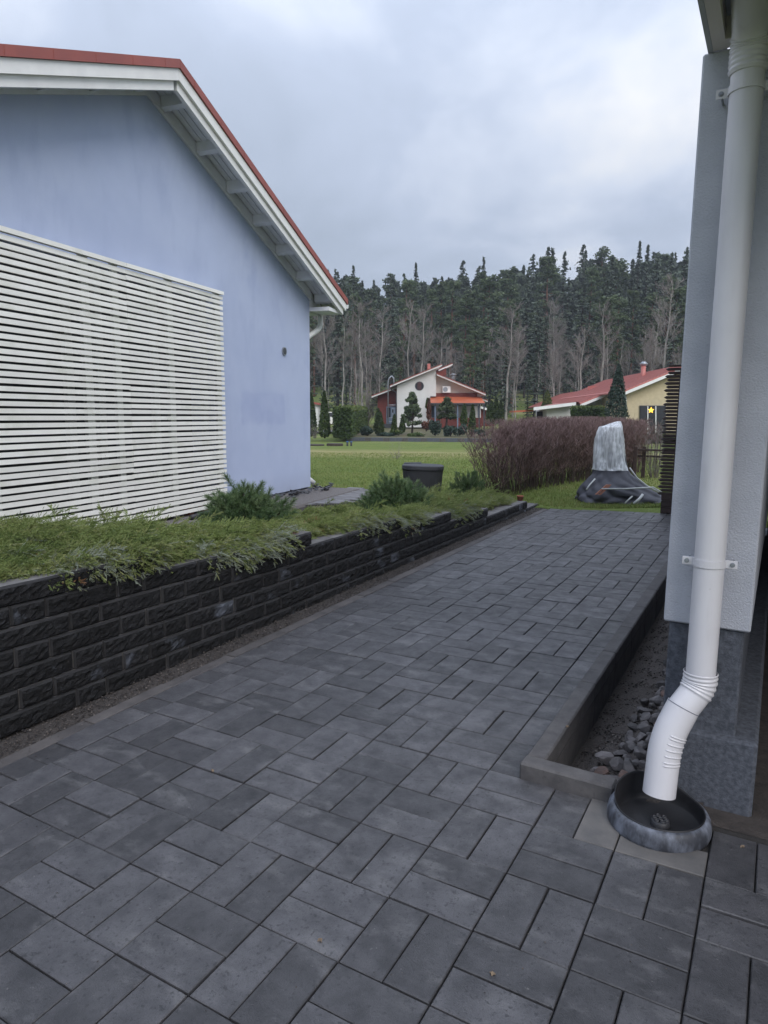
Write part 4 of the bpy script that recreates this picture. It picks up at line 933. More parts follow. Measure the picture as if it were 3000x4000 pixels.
# ---------------- bare hedge
def twig_ribbons(segs):
    """segs: list of (p0, p1, w0, w1, tint) -> crossed thin ribbons"""
    P0 = np.array([s[0] for s in segs], float); P1 = np.array([s[1] for s in segs], float); w0 = np.array([s[2] for s in segs]); w1 = np.array([s[3] for s in segs]); ti = np.array([s[4] for s in segs])
    d = P1 - P0; n = len(segs); rr_ = np.random.default_rng(n).standard_normal((n, 3)); u = np.cross(d, rr_); u /= np.linalg.norm(u, axis=1)[:, None] + 1e-9; w = np.cross(d, u); w /= np.linalg.norm(w, axis=1)[:, None] + 1e-9
    a = math.pi * 2 / 3; V = []; 
    for k in range(3):
        q = u * math.cos(a * k) + w * math.sin(a * k); V.append(P0 + q * w0[:, None]); V.append(P1 + q * w1[:, None])
    V = np.stack(V, 1).reshape(-1, 3); o = (np.arange(n) * 6)[:, None]
    F = np.concatenate([o + np.array([[0, 2, 3, 1]]), o + np.array([[2, 4, 5, 3]]), o + np.array([[4, 0, 1, 5]])], 0)
    return V, F, np.repeat(ti, 6)
def bare_hedge(name, p0, p1, width, h, n, seed, label, wd=1.0, ragged=True):
    r = np.random.default_rng(seed); p0 = np.array(p0); p1 = np.array(p1); dr = p1 - p0; Ln = np.linalg.norm(dr); dr = dr / Ln; nr = np.array([dr[1], -dr[0]])
    t_ = thing(name, (*((p0 + p1) / 2), .2), label, 'hedge'); stems, tw = [], []
    for k in range(n):
        s = Ln * r.random(); o = (r.random() - .5) * width * .7; x, y = p0 + dr * s + nr * o; z = lawnz(x, y); end = ragged and s < .55
        hh = h(s) * r.uniform(.86, 1.04) * (r.uniform(.6, 1.0) if end else 1); lean = r.normal(0, .09, 2) + nr * o * .25 - (dr * .32 * r.random() if end else 0)
        pts = [np.array([x, y, z - .03])]; m_ = 5
        for j in range(m_): pts.append(pts[-1] + np.array([lean[0] * hh / m_ * (1 + .4 * j) + r.normal(0, .018), lean[1] * hh / m_ * (1 + .4 * j) + r.normal(0, .018), hh / m_]))
        for j in range(m_): stems.append((pts[j], pts[j + 1], .0055 * wd * (1 - j / m_ * .55), .0055 * wd * (1 - (j + 1) / m_ * .55), .12 + .10 * j + r.normal(0, .1)))
        if end and r.random() < .4: continue
        for j in range(2, m_ + 1):
            for q in range(int(r.integers(2, 5)) + (3 if j >= 4 else 0)):
                tt = r.random(); b_ = pts[j - 1] * (1 - tt) + pts[j] * tt; a = r.random() * 6.283; l_ = r.uniform(.10, .26); upb = r.uniform(.45, 1.5)
                d = np.array([math.cos(a), math.sin(a), upb]); d /= np.linalg.norm(d); e_ = b_ + d * l_
                if e_[2] > z + h(s) * 1.03: e_[2] = z + h(s) * (1.0 + .03 * r.random())
                c_ = .45 + .11 * j + r.normal(0, .13); tw.append((b_, e_, .0034 * wd, .0022 * wd, c_))
                for q2 in range(2):
                    b2 = b_ + (e_ - b_) * r.uniform(.4, .9); a2 = r.random() * 6.283; e2 = b2 + np.array([math.cos(a2) * .6, math.sin(a2) * .6, r.uniform(.3, 1.3)]) * r.uniform(.05, .11)
                    if e2[2] > z + h(s) * 1.06: e2[2] = z + h(s) * 1.05
                    tw.append((b2, e2, .0024 * wd, .0014 * wd, c_ + .08))
    V, F, T = twig_ribbons(stems); link('stems', npmesh('hedge_stems', V, F, l_twig, np.clip(T, 0, 1)), t_)
    V, F, T = twig_ribbons(tw); link('twigs', npmesh('hedge_twigs', V, F, l_twig, np.clip(T, 0, 1)), t_)
bare_hedge('bare_hedge', (-4.02, 10.45), (-3.05, 17.6), .75, lambda s: 1.17 + .07 * math.sin(clamp(s / 7.2, 0, 1) * 2.6), 760, 3, 'leafless brown clipped hedge beside the wrapped furniture', 1.15)
bare_hedge('bare_hedge', (-2.2, 27.0), (3.5, 28.5), .9, lambda s: 1.55, 330, 4, 'far leafless hedge seen under the star-lit window', 2.0, False)

# ---------------- bare berry bush, rack and sticks behind the furniture
def bare_bush(c, h, n, seed, label, spread=.5, wd=1.0, name='bare_bush'):
    r = np.random.default_rng(seed); t_ = thing(name, c, label, 'bush'); segs = []
    for k in range(n):
        a = r.random() * 6.283; p = np.array([c[0] + .06 * math.cos(a), c[1] + .06 * math.sin(a), c[2]]); d = np.array([math.cos(a) * spread * r.random(), math.sin(a) * spread * r.random(), 1.0]); hh = h * r.uniform(.6, 1.05); m_ = 5
        for j in range(m_):
            q = p + d * hh / m_ + r.normal(0, .02, 3); segs.append((p, q, .006 * wd * (1 - j * .15), .006 * wd * (1 - (j + 1) * .15), .4 + .1 * j)); 
            for _ in range(2):
                e_ = q + np.array([r.normal(0, .12), r.normal(0, .12), r.uniform(.05, .22)]) * h; segs.append((q, e_, .003 * wd, .0018 * wd, .75))
            p = q
    V, F, T = twig_ribbons(segs); link('twigs', npmesh('bush_twigs', V, F, l_bare, np.clip(T, 0, 1)), t_)
bare_bush((-2.28, 15.5, .2), 1.15, 22, 5, 'bare tan berry bush behind the wooden rack', .55)
bare_bush((-3.0, 14.6, .2), .7, 8, 6, 'small bare bush at the foot of the hedge end', .6)
bare_bush(tuple(at(1548, 1800, 22)), .55, 7, 8, 'thin dry weed standing alone in the straw-coloured lawn', .5, .9, 'dry_weed')
rack = thing('garden_rack', (-2.4, 15.2, .2), 'low dark wooden rack of posts and rails beside the berry bush', 'rack')
for x, y in ((-2.62, 15.15), (-2.47, 15.3), (-1.7, 15.35)):
    b = MB(); b.cbox(x - .035, x + .035, y - .035, y + .035, .15, .88, .005); part('post', b, m_brown, rack)
b = MB(); b.cbox(-2.66, -1.6, 15.16, 15.20, .80, .84, .004); part('rail', b, m_brown, rack)
b = MB(); b.cbox(-2.66, -1.6, 15.34, 15.37, .66, .70, .004); part('rail', b, m_brown, rack)
for k in range(7):
    p = at(2500 + 13 * k + rnd.uniform(-3, 3), 1790, 20); b = MB(); b.tube([(p.x, p.y, lawnz(p.x, p.y) - .05), (p.x + rnd.uniform(-.03, .03), p.y, lawnz(p.x, p.y) + rnd.uniform(.9, 1.15))], [.014, .010], 6)
    tag(part('garden_stake', b, m_brown, None, True), 'thin dark stake standing in the grass behind the wooden rack', 'stake', 'stakes behind the rack')
b = MB(); p = at(2478, 1800, 17); b.cbox(p.x - .06, p.x + .06, p.y - .06, p.y + .06, lawnz(p.x, p.y) - .05, lawnz(p.x, p.y) + 1.25, .01); tag(part('gate_post', b, m_brown), 'dark wooden post at the far end of the bare hedge', 'post')

# ---------------- grass blades on the nearer lawn
def grass(n, seed):
    r = np.random.default_rng(seed); lat = r.random(n * 4); Dp = 9.6 + 17 * r.random(n * 4) ** 1.7; uu = 1180 + 1470 * lat
    la = (uu - 1500) / FPX * Dp * 1.02; P = np.stack([RH.x * la + FH.x * Dp, RH.y * la + FH.y * Dp], 1); ok = []
    for i, (x, y) in enumerate(P):
        if y < 9.75 + (x + 2.9) * .135 and x > -3.2: continue
        if y < 9.6: continue
        if inpoly(x, y, pathpoly): continue
        ok.append(i)
        if len(ok) >= n: break
    P = P[ok]; m_ = len(P); z = np.array([lawnz(x, y) for x, y in P]); hgt = r.uniform(.018, .05, m_); a = r.random(m_) * 6.283; w = .0028 + .00028 * np.array([abs(p[0] * FH.x + p[1] * FH.y) for p in P])
    b0 = np.stack([P[:, 0] - np.cos(a) * w, P[:, 1] - np.sin(a) * w, z - .004], 1); b1 = np.stack([P[:, 0] + np.cos(a) * w, P[:, 1] + np.sin(a) * w, z - .004], 1); tp = np.stack([P[:, 0] + r.normal(0, .018, m_), P[:, 1] + r.normal(0, .018, m_), z + hgt], 1)
    V = np.stack([b0, b1, tp], 1).reshape(-1, 3); F = np.arange(m_ * 3).reshape(-1, 3)
    pt = np.sin(P[:, 0] * 1.3 + 2 * np.sin(P[:, 1] * .8)) * np.sin(P[:, 1] * 1.1); T = np.repeat(np.clip(r.normal(.5, .2, m_) + .14 * pt, 0, 1), 3)
    tag(link('grass', npmesh('grass', V, F, l_grass, T)), 'short yellowish green grass of the lawn', 'grass', kind='stuff')
grass(60000, 9)

# ================================================================== FAR GARDENS AND HOUSES
def leaf_quads(P, size, r, tint, flat=0.0, asp=.6):
    """small randomly turned leaf quads at points P"""
    n = len(P); a = r.standard_normal((n, 3)); a[:, 2] *= (1 - flat); a /= np.linalg.norm(a, axis=1)[:, None]; b = np.cross(a, r.standard_normal((n, 3))); b /= np.linalg.norm(b, axis=1)[:, None]
    s = (np.asarray(size) * r.uniform(.6, 1.3, n))[:, None]; a = a * s; b = b * s * asp
    V = np.stack([P - a - b * .4, P + b, P + a + b * .4, P - b], 1).reshape(-1, 3); F = np.arange(n * 4).reshape(-1, 4)
    return V, F, np.repeat(np.clip(tint, 0, 1), 4)
def rod_mesh(pts, rad, n=7): b = MB(); b.tube(pts, rad, n, cap=False); return b
def columnar(name, u, vb, vt, D, wpx, label, cat, mt, group, n=1500, seed=0, tip=.6, shade=.5, zb=None):
    base = at(u, vb, D); top = at(u, vt, D); h = top.z - base.z; w = wpx / FPX * D / 2; r = np.random.default_rng(seed + int(u)); t_ = thing(name, base, label, cat, group)
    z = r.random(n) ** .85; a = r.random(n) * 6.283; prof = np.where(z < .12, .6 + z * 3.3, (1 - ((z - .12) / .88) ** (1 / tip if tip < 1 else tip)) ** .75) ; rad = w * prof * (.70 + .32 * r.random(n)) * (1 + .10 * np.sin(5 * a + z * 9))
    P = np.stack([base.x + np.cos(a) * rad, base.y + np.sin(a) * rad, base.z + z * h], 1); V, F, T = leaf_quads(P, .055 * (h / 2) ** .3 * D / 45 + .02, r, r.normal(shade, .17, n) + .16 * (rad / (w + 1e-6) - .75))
    link('crown', npmesh('crown', V, F, mt, T), t_); part('trunk', rod_mesh([base - Vector((0, 0, .1)), base + Vector((0, 0, h * .85))], [.06, .015]), m_bark, t_, True)
def shrub(name, u, vb, vt, D, wpx, label, cat, mt, group, n=900, seed=0, shade=.5, lumps=6, lf=.075):
    base = at(u, vb, D); top = at(u, vt, D); h = top.z - base.z; w = wpx / FPX * D / 2; r = np.random.default_rng(seed + int(u)); t_ = thing(name, base, label, cat, group); P = []; S_ = []
    for k in range(lumps):
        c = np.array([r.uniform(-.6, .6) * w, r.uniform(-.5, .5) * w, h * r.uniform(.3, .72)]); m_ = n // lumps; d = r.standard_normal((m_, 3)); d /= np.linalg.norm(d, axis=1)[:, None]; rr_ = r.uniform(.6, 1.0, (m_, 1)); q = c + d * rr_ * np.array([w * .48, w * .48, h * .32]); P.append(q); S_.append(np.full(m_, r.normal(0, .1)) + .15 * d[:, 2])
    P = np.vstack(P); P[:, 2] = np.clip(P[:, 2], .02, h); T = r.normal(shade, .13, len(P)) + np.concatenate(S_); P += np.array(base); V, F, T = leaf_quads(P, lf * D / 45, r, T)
    link('foliage', npmesh('shrub', V, F, mt, T), t_); b = MB()
    for k in range(5): a = k * 1.26; b.tube([base, base + Vector((w * .4 * math.cos(a), w * .4 * math.sin(a), h * .55))], [.03, .012], 5, cap=False)
    part('stem', b, m_bark, t_, True)
def garden_pine(u, vb, vt, D, wpx, label, seed, clear=.3):
    base = at(u, vb, D); top = at(u, vt, D); h = top.z - base.z; w = wpx / FPX * D / 2; r = np.random.default_rng(seed); t_ = thing('garden_pine', base, label, 'pine'); P, T, b = [], [], MB()
    b.tube([base - Vector((0, 0, .1)), base + Vector((.06, 0, h * .5)), base + Vector((0, .03, h * .96))], [.09, .06, .015], 8, cap=False); tr = part('trunk', b, m_bark, t_, True); lb = MB()
    for k in range(46):
        z = clear + (1 - clear) * r.random() ** .9; a = r.random() * 6.283; rr_ = w * (1.12 - z) ** .55 * r.uniform(.35, 1.05) * (1.0 if z < .85 else .5); c = np.array(base) + np.array([math.cos(a) * rr_, math.sin(a) * rr_, z * h]); m_ = 62
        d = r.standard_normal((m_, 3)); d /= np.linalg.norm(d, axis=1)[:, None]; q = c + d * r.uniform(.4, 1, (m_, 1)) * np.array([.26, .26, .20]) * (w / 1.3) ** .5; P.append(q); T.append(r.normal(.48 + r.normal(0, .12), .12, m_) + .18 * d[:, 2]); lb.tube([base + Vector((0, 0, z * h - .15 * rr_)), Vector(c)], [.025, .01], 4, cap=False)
    P = np.vstack(P); V, F, T = leaf_quads(P, .125, r, np.concatenate(T), asp=.4); link('crown', npmesh('crown', V, F, l_pine, T), t_); part('limb', lb, m_bark, t_, True)

# ---- the far garden wall and its shrubs
fwz0 = -.25
gw = thing('garden_wall', at(1700, 1721, 45), 'long low grey block wall edging the far shrub garden', 'wall')
for k in range(28):
    u0 = 1352 + k * 24.3; p, q = at(u0, 1722, 45), at(u0 + 23.6, 1722, 45); b = MB(); b.prism([(p.x, p.y, -.32), (q.x, q.y, -.32), (q.x, q.y, .005 + rnd.uniform(-.006, .006)), (p.x, p.y, .005)], FH * .35); part('block', b, m_plinth if k % 3 else m_kerb, gw)
b = MB(); P = [at(1352, 1710, 45.2), at(2035, 1710, 45.2)]; b.add([(P[0].x, P[0].y, -.01), (P[1].x, P[1].y, -.01), tuple(view(16, 63, .38)), tuple(view(-6, 63, .38))], [(0, 1, 2, 3)]); tag(part('shrub_bed', b, mat('garden_mulch', (.075, .09, .03), (.11, .085, .05), scale=1.2, rough=.95, bump=.8, bscale=12, bdist=.05)), kind='structure')
C8 = lambda x, y: (1400 + x * .3315, 1400 + y * .3315)
garden_pine(C8(632, 0)[0], C8(0, 885)[1], C8(0, 420)[1], 50, 92, 'bushy garden pine in front of the white gable wall', 21, .22)
garden_pine(C8(1035, 0)[0], C8(0, 800)[1], C8(0, 480)[1], 51, 84, 'round-headed garden pine in front of the orange porch roof', 22, .30)
for k, (x, yb, yt, w, dd) in enumerate(((232, 885, 590, 34, 48), (262, 890, 640, 26, 47.5), (420, 880, 660, 22, 48), (518, 865, 690, 24, 49), (1242, 790, 535, 27, 52), (1338, 895, 545, 30, 48))):
    lab = ['taller of the paired thujas at the left end of the shrub garden', 'shorter of the paired thujas at the left end of the shrub garden', 'slim thuja before the left edge of the white gable', 'short dark thuja left of the bushy garden pine', 'slim thuja right of the round-headed pine', 'slim thuja standing alone before the porch end'][k]
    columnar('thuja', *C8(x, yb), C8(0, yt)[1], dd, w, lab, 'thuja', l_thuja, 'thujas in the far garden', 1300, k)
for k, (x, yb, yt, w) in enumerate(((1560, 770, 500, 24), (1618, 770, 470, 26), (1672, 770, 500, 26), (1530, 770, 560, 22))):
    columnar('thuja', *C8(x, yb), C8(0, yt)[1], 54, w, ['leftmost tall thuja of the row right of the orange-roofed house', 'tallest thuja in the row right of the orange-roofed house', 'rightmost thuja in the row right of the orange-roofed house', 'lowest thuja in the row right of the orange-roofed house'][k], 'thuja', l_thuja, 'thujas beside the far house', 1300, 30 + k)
columnar('dead_thuja', *C8(828, 720), C8(0, 470)[1], 55, 17, 'half brown thuja beside the porch', 'thuja', l_red, None, 800, 77)
columnar('thuja', *C8(812, 590), C8(0, 468)[1], 55.5, 15, 'small green thuja tip before the white gable corner', 'thuja', l_thuja, None, 600, 78)
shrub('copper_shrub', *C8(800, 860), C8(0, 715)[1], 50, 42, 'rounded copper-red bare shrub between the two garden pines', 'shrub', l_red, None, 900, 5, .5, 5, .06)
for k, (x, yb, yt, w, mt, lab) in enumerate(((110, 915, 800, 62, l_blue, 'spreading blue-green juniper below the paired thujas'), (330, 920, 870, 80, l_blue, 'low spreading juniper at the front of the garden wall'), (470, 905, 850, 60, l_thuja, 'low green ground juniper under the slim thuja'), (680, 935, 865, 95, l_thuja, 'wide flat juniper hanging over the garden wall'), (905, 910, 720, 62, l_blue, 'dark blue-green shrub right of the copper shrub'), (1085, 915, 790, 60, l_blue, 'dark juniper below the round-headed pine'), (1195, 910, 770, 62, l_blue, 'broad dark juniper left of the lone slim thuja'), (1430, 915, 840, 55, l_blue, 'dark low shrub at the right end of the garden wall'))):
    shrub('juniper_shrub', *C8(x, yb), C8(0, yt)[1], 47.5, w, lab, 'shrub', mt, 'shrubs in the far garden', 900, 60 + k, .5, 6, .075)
# ---- thujas and clipped hedge at the left
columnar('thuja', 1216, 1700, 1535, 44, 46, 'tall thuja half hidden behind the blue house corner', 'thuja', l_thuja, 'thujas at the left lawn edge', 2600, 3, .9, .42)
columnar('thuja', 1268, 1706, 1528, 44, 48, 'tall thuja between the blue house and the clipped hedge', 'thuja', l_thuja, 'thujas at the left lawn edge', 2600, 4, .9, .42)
def clipped(name, front, back, label, mt, seed, n, lf):
    """box hedge: front (u0,u1,vb,vt,D) and back the same; leaves over its faces"""
    r = np.random.default_rng(seed); q = []; 
    for (u0, u1, vb, vt, D) in (front, back): q += [np.array(at(u0, vb, D)), np.array(at(u1, vb, D)), np.array(at(u1, vt, D)), np.array(at(u0, vt, D))]
    t_ = thing(name, Vector((q[0] + q[1]) / 2), label, 'hedge'); P, T = [], []
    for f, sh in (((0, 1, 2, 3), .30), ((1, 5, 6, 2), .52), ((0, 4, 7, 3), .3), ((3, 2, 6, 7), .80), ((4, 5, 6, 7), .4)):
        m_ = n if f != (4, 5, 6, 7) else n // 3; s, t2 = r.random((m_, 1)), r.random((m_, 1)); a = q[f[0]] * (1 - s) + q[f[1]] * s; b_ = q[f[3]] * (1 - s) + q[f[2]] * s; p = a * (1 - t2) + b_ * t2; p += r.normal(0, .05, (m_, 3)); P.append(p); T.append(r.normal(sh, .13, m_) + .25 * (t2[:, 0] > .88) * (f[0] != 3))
    V, F, T = leaf_quads(np.vstack(P), lf, r, np.concatenate(T)); link('foliage', npmesh('hedge', V, F, mt, T), t_)
    b = MB(); c = sum(q) / 8; s_ = [Vector(c + (p - c) * .93) for p in q]; b.add(s_, [(0, 1, 2, 3), (1, 5, 6, 2), (5, 4, 7, 6), (4, 0, 3, 7), (3, 2, 6, 7)]); part('dense_core', b, mat('hedge_core', (.014, .022, .008), rough=.95), t_)
clipped('clipped_hedge', (1303, 1368, 1710, 1592, 43), (1376, 1438, 1668, 1592, 63), 'clipped yellow-green box-shaped hedge on the left of the far garden', l_thuja, 5, 2200, .085)
clipped('clipped_hedge', (2236, 2352, 1640, 1592, 44), (2240, 2360, 1640, 1592, 47), 'clipped green hedge before the white carport of the yellow house', l_thuja, 6, 1300, .08)

# ---- white house with red roofs
DH = 60
fh = thing('far_house', at(1680, 1668, DH), 'white and red house with offset shed roofs, round window and orange porch roof', 'house')
def P8(x, y, D=DH): return at(*C8(x, y), D)
def pris(name, pts, d, m, par=fh, D=DH): b = MB(); b.prism([P8(x, y, D) for x, y in pts], FH * d); return part(name, b, m, par)
pris('gable_wall', [(455, 812), (845, 812), (845, 447), (915, 447), (915, 120), (455, 318)], 7.5, m_rwhite)
pris('side_wall', [(225, 812), (456, 812), (456, 350), (225, 440)], 6, m_redbrick, fh, DH + 1.2)
pris('upper_wall', [(916, 500), (1440, 500), (1440, 400), (916, 180)], 6, m_cream, fh, DH + .6)
pris('red_band', [(916, 470), (1400, 470), (1400, 408), (916, 408)], .3, m_redbrick, fh, DH + .5)
pris('porch_wall', [(860, 720), (1442, 720), (1442, 480), (860, 480)], 4, m_rwhite, fh, DH + 1.0)
pris('porch_base', [(850, 815), (1456, 815), (1456, 700), (850, 700)], .2, m_redbrick, fh, DH - .6)
def shed(name, x0, y0, x1, y1, d, D, th=22):
    b = MB(); b.prism([P8(x0, y0, D), P8(x1, y1, D), P8(x1, y1 - th * .42, D), P8(x0, y0 - th * .42, D)], FH * d); rf = part(name, b, m_red, fh)
    b = MB(); b.prism([P8(x0 + 2, y0 + th * .72, D + .04), P8(x1 - 2, y1 + th * .72, D + .04), P8(x1 - 2, y1 + .5, D + .04), P8(x0 + 2, y0 + .5, D + .04)], FH * (d - .1)); part('verge_board', b, m_white, rf); return rf
shed('roof', 372, 322, 986, 72, 9, DH - .6)
shed('roof', 152, 447, 388, 360, 7, DH + .3)
shed('roof', 922, 182, 1503, 420, 9, DH - .4)
shed('roof', 944, 132, 1112, 62, 3, DH + 3.2)
pris('back_tower', [(918, 200), (1035, 200), (1035, 112), (918, 150)], 2.5, m_redbrick, fh, DH + 3.4)
shed('roof', 1440, 470, 1525, 500, 5, DH + .2, 18)
# porch roof, posts, downpipes
b = MB(); b.prism([P8(850, 522, DH - 1.6), P8(1490, 522, DH - 1.6), P8(1440, 450, DH + .55), P8(846, 450, DH + .55)], Vector((0, 0, -.06))); part('porch_roof', b, m_orange, fh)
b = MB(); b.prism([P8(850, 541, DH - 1.62), P8(1490, 541, DH - 1.62), P8(1490, 526, DH - 1.62), P8(850, 526, DH - 1.62)], FH * .1); part('porch_gutter', b, m_darkmetal, fh)
for x in (905, 1170, 1425, 1482):
    b = MB(); b.prism([P8(x - 7, 830, DH - 1.4), P8(x + 7, 830, DH - 1.4), P8(x + 7, 541, DH - 1.4), P8(x - 7, 541, DH - 1.4)], FH * .12); part('porch_post', b, m_bluegrey if x < 1400 else m_darkmetal, fh)
for x, y0, y1 in ((447, 390, 800),):
    b = MB(); b.tube([P8(372, 345, DH - .3), P8(395, 372, DH - .2), P8(x, 400, DH - .1), P8(x, y1, DH - .1)], .05, 6); part('downpipe', b, m_darkmetal, fh, True)
b = MB(); b.tube([P8(160, 462, DH + .4), P8(180, 485, DH + .6), P8(222, 505, DH + 1.1)], .05, 6); part('downpipe', b, m_darkmetal, fh, True)
# round window
cw = P8(719, 325, DH - .03); b = MB(); b.prism([cw + RH * math.cos(t) * 1.18 * .33 * 1.0 * DH / FPX * 55 / 1.18 * .95 + Vector((0, 0, math.sin(t) * .33 * DH / FPX * 55 * .95)) for t in [k * math.pi / 14 for k in range(28)]], FH * .02); rw = part('round_window', b, m_darkmetal, fh)
rg = .33 * DH / FPX * 45; b = MB(); b.prism([cw - FH * .015 + RH * math.cos(t) * rg + Vector((0, 0, math.sin(t) * rg)) for t in [k * math.pi / 14 for k in range(28)]], FH * .01); part('pane', b, m_glass, rw)
for dx in (-.35, 0, .35):
    b = MB(); x_ = cw - FH * .02 + RH * dx * rg; hh = math.sqrt(1 - dx * dx) * rg; b.prism([x_ - RH * .02 - Vector((0, 0, hh)), x_ + RH * .02 - Vector((0, 0, hh)), x_ + RH * .02 + Vector((0, 0, hh)), x_ - RH * .02 + Vector((0, 0, hh))], FH * .004); part('glazing_bar', b, m_redbrick, rw)
# door and side light in the red wall
dr = pris('door', [(330, 770), (442, 770), (442, 566), (330, 566)], .06, m_bluegrey, fh, DH + 1.12)
for x0, x1 in ((338, 378), (390, 436)): pris('glass', [(x0, 700), (x1, 700), (x1, 580), (x0, 580)], .02, m_glass if x0 < 380 else mat('pale_panel', (.30, .36, .45), rough=.5), dr, DH + 1.09)
pris('small_pane', [(398, 640), (412, 640), (412, 600), (398, 600)], .01, m_glass, dr, DH + 1.07)
pris('plinth', [(300, 820), (456, 820), (456, 770), (300, 770)], .1, m_darkmetal, fh, DH + 1.05)
for x0, x1 in ((865, 905), (1408, 1425)): pris('porch_window', [(x0, 695), (x1, 695), (x1, 560), (x0, 560)], .05, m_bluegrey, fh, DH + .95)
pris('porch_opening', [(1180, 556), (1405, 556), (1405, 545), (1180, 545)], .1, m_dark, fh, DH + .9)
# heat pump
ac = thing('heat_pump', P8(1040, 402, DH + .4), 'white outdoor heat pump unit on the cream gable of the far house', 'heat pump')
b = MB(); b.prism([P8(993, 402, DH + .15), P8(1086, 402, DH + .15), P8(1086, 328, DH + .15), P8(993, 328, DH + .15)], FH * .4); part('casing', b, m_white, ac)
cc = P8(1025, 365, DH + .13); b = MB(); b.prism([cc + RH * math.cos(t) * .21 + Vector((0, 0, math.sin(t) * .21)) for t in [k * math.pi / 10 for k in range(20)]], FH * .01); part('fan_grille', b, m_metal, ac)
# chimney, flue, roof ladder
b = MB(); b.prism([P8(815, 125, DH + 2), P8(850, 125, DH + 2), P8(848, 62, DH + 2), P8(815, 62, DH + 2)], FH * .8); part('chimney', b, m_pink, fh)
b = MB(); b.tube([P8(1117, 245, DH + 2), P8(1117, 190, DH + 2)], .13, 10); b.tube([P8(1117, 192, DH + 2), P8(1117, 180, DH + 2)], [.35, .12], 12); part('flue', b, m_metal, fh, True)
lad = thing('roof_ladder', P8(350, 770, DH - .7), 'grey wall ladder with hooped top against the left side of the far house', 'ladder')
for dx, yt in ((350, 215), (418, 220)):
    b = MB(); b.tube([P8(dx, 775 if dx < 400 else 300, DH - .7), P8(dx, 280, DH - .7), P8(dx + (10 if dx < 400 else -2), 235, DH - .7), P8(392, 205, DH - .7)], .045, 6); part('rail', b, m_metal, lad, True)
for yv in (550, 700, 745):
    b = MB(); b.tube([P8(345, yv, DH - .7), P8(440, yv, DH - .7)], .04, 6); part('rung', b, m_metal, lad, True)
# right-hand shed beyond the porch
sh = thing('garden_shed', P8(1500, 800, 66), 'small dark red shed with white eave behind the porch', 'shed')
pris('wall', [(1442, 815), (1600, 815), (1600, 640), (1442, 590)], 4, m_redbrick, sh, 66); b = MB(); b.prism([P8(1430, 585, 65.5), P8(1610, 640, 65.5), P8(1610, 615, 65.5), P8(1430, 560, 65.5)], FH * 5); part('roof', b, m_white, sh)
# ---- white outbuilding and car glimpsed at the left
wb = thing('white_outbuilding', at(1225, 1680, 62), 'white outbuilding glimpsed between the two left thujas', 'building')
b = MB(); b.prism([at(1100, 1690, 62), at(1244, 1690, 62), at(1244, 1578, 62), at(1100, 1560, 62)], FH * 6); part('wall', b, m_rwhite, wb)
b = MB(); b.prism([at(1095, 1560, 61.7), at(1250, 1582, 61.7), at(1250, 1574, 61.7), at(1095, 1552, 61.7)], FH * 6.6); part('roof', b, m_red, wb)
for u0 in (1226, 1236): b = MB(); b.prism([at(u0, 1690, 61.9), at(u0 + 3, 1690, 61.9), at(u0 + 3, 1590, 61.9), at(u0, 1590, 61.9)], FH * .05); part('corner_post', b, m_white, wb)
car = thing('parked_car', at(1296, 1668, 66), 'white car mostly hidden between the left thuja and the clipped hedge', 'car')
def cpt(x, z, d): o = at(1300, 1668, 66); return o + RH * x + FH * d + Vector((0, 0, z))
b = MB(); b.prism([cpt(-2.1, .3, 0), cpt(2.1, .3, 0), cpt(2.15, .75, 0), cpt(1.2, .92, 0), cpt(-1.2, .95, 0), cpt(-2.1, .8, 0)], FH * 1.7); part('body', b, m_white, car)
b = MB(); b.prism([cpt(-1.5, .94, .1), cpt(1.1, .92, .1), cpt(.5, 1.42, .2), cpt(-1.1, 1.45, .2)], FH * 1.45); cb = part('cabin', b, m_white, car)
b = MB(); b.prism([cpt(-1.35, .98, .08), cpt(.95, .97, .08), cpt(.45, 1.36, .16), cpt(-1.0, 1.38, .16)], FH * .04); part('window', b, m_glass, cb)
for x in (-1.3, 1.3): b = MB(); b.prism([cpt(x + .32 * math.cos(t), .32 + .32 * math.sin(t), -.03) for t in [k * math.pi / 9 for k in range(18)]], FH * .2); part('wheel', b, m_dark, car)
b = MB(); b.add([at(1180, 1690, 52), at(1330, 1684, 52), at(1330, 1668, 68), at(1180, 1668, 68)], [(0, 1, 2, 3)]); tag(part('gravel_yard', b, m_path), kind='structure')

# ---- yellow house
C5b = lambda x, y: (2000 + x * .42195, 1400 + y * .42195)
def P5(x, y, D): return at(*C5b(x, y), D)
yh = thing('yellow_house', P5(1250, 620, 45), 'pale yellow house with pink-red roof and star in the window', 'house')
BACK = (P5(1010, 190, 61) - P5(1650, 55, 45)); BACK.z = 0; BACK = BACK.normalized()
def ypr(name, pts, D, d, m, par=yh, vec=None): b = MB(); b.prism([P5(x, y, D) for x, y in pts], (vec or BACK) * d); return part(name, b, m, par)
ypr('gable_wall', [(1065, 700), (1900, 700), (1900, 150), (1660, 95), (1065, 330)], 44.6, 20, m_yellow)
E0, A0 = P5(1022, 318, 44), P5(1650, 58, 44); RI = P5(2250, 310, 44)
def yroof(name, e, a, d, par, th=.10):
    b = MB(); u_ = Vector((0, 0, th)); b.prism([e, a, a + u_, e + u_], BACK * d); rf = part(name, b, m_pink, par)
    b = MB(); b.prism([e - u_ * 2.0 - BACK * .03, a - u_ * 2.0 - BACK * .03, a - u_ * .03 - BACK * .03, e - u_ * .03 - BACK * .03], BACK * .06); part('verge_board', b, m_white, rf)
    for k in range(1, 20):
        s = e.lerp(a, k / 20) + u_ ; b = MB(); b.prism([s, s + (a - e).normalized() * .05, s + (a - e).normalized() * .05 + Vector((0, 0, .04)), s + Vector((0, 0, .04))], BACK * d); part('seam', b, m_pink, rf)
    return rf
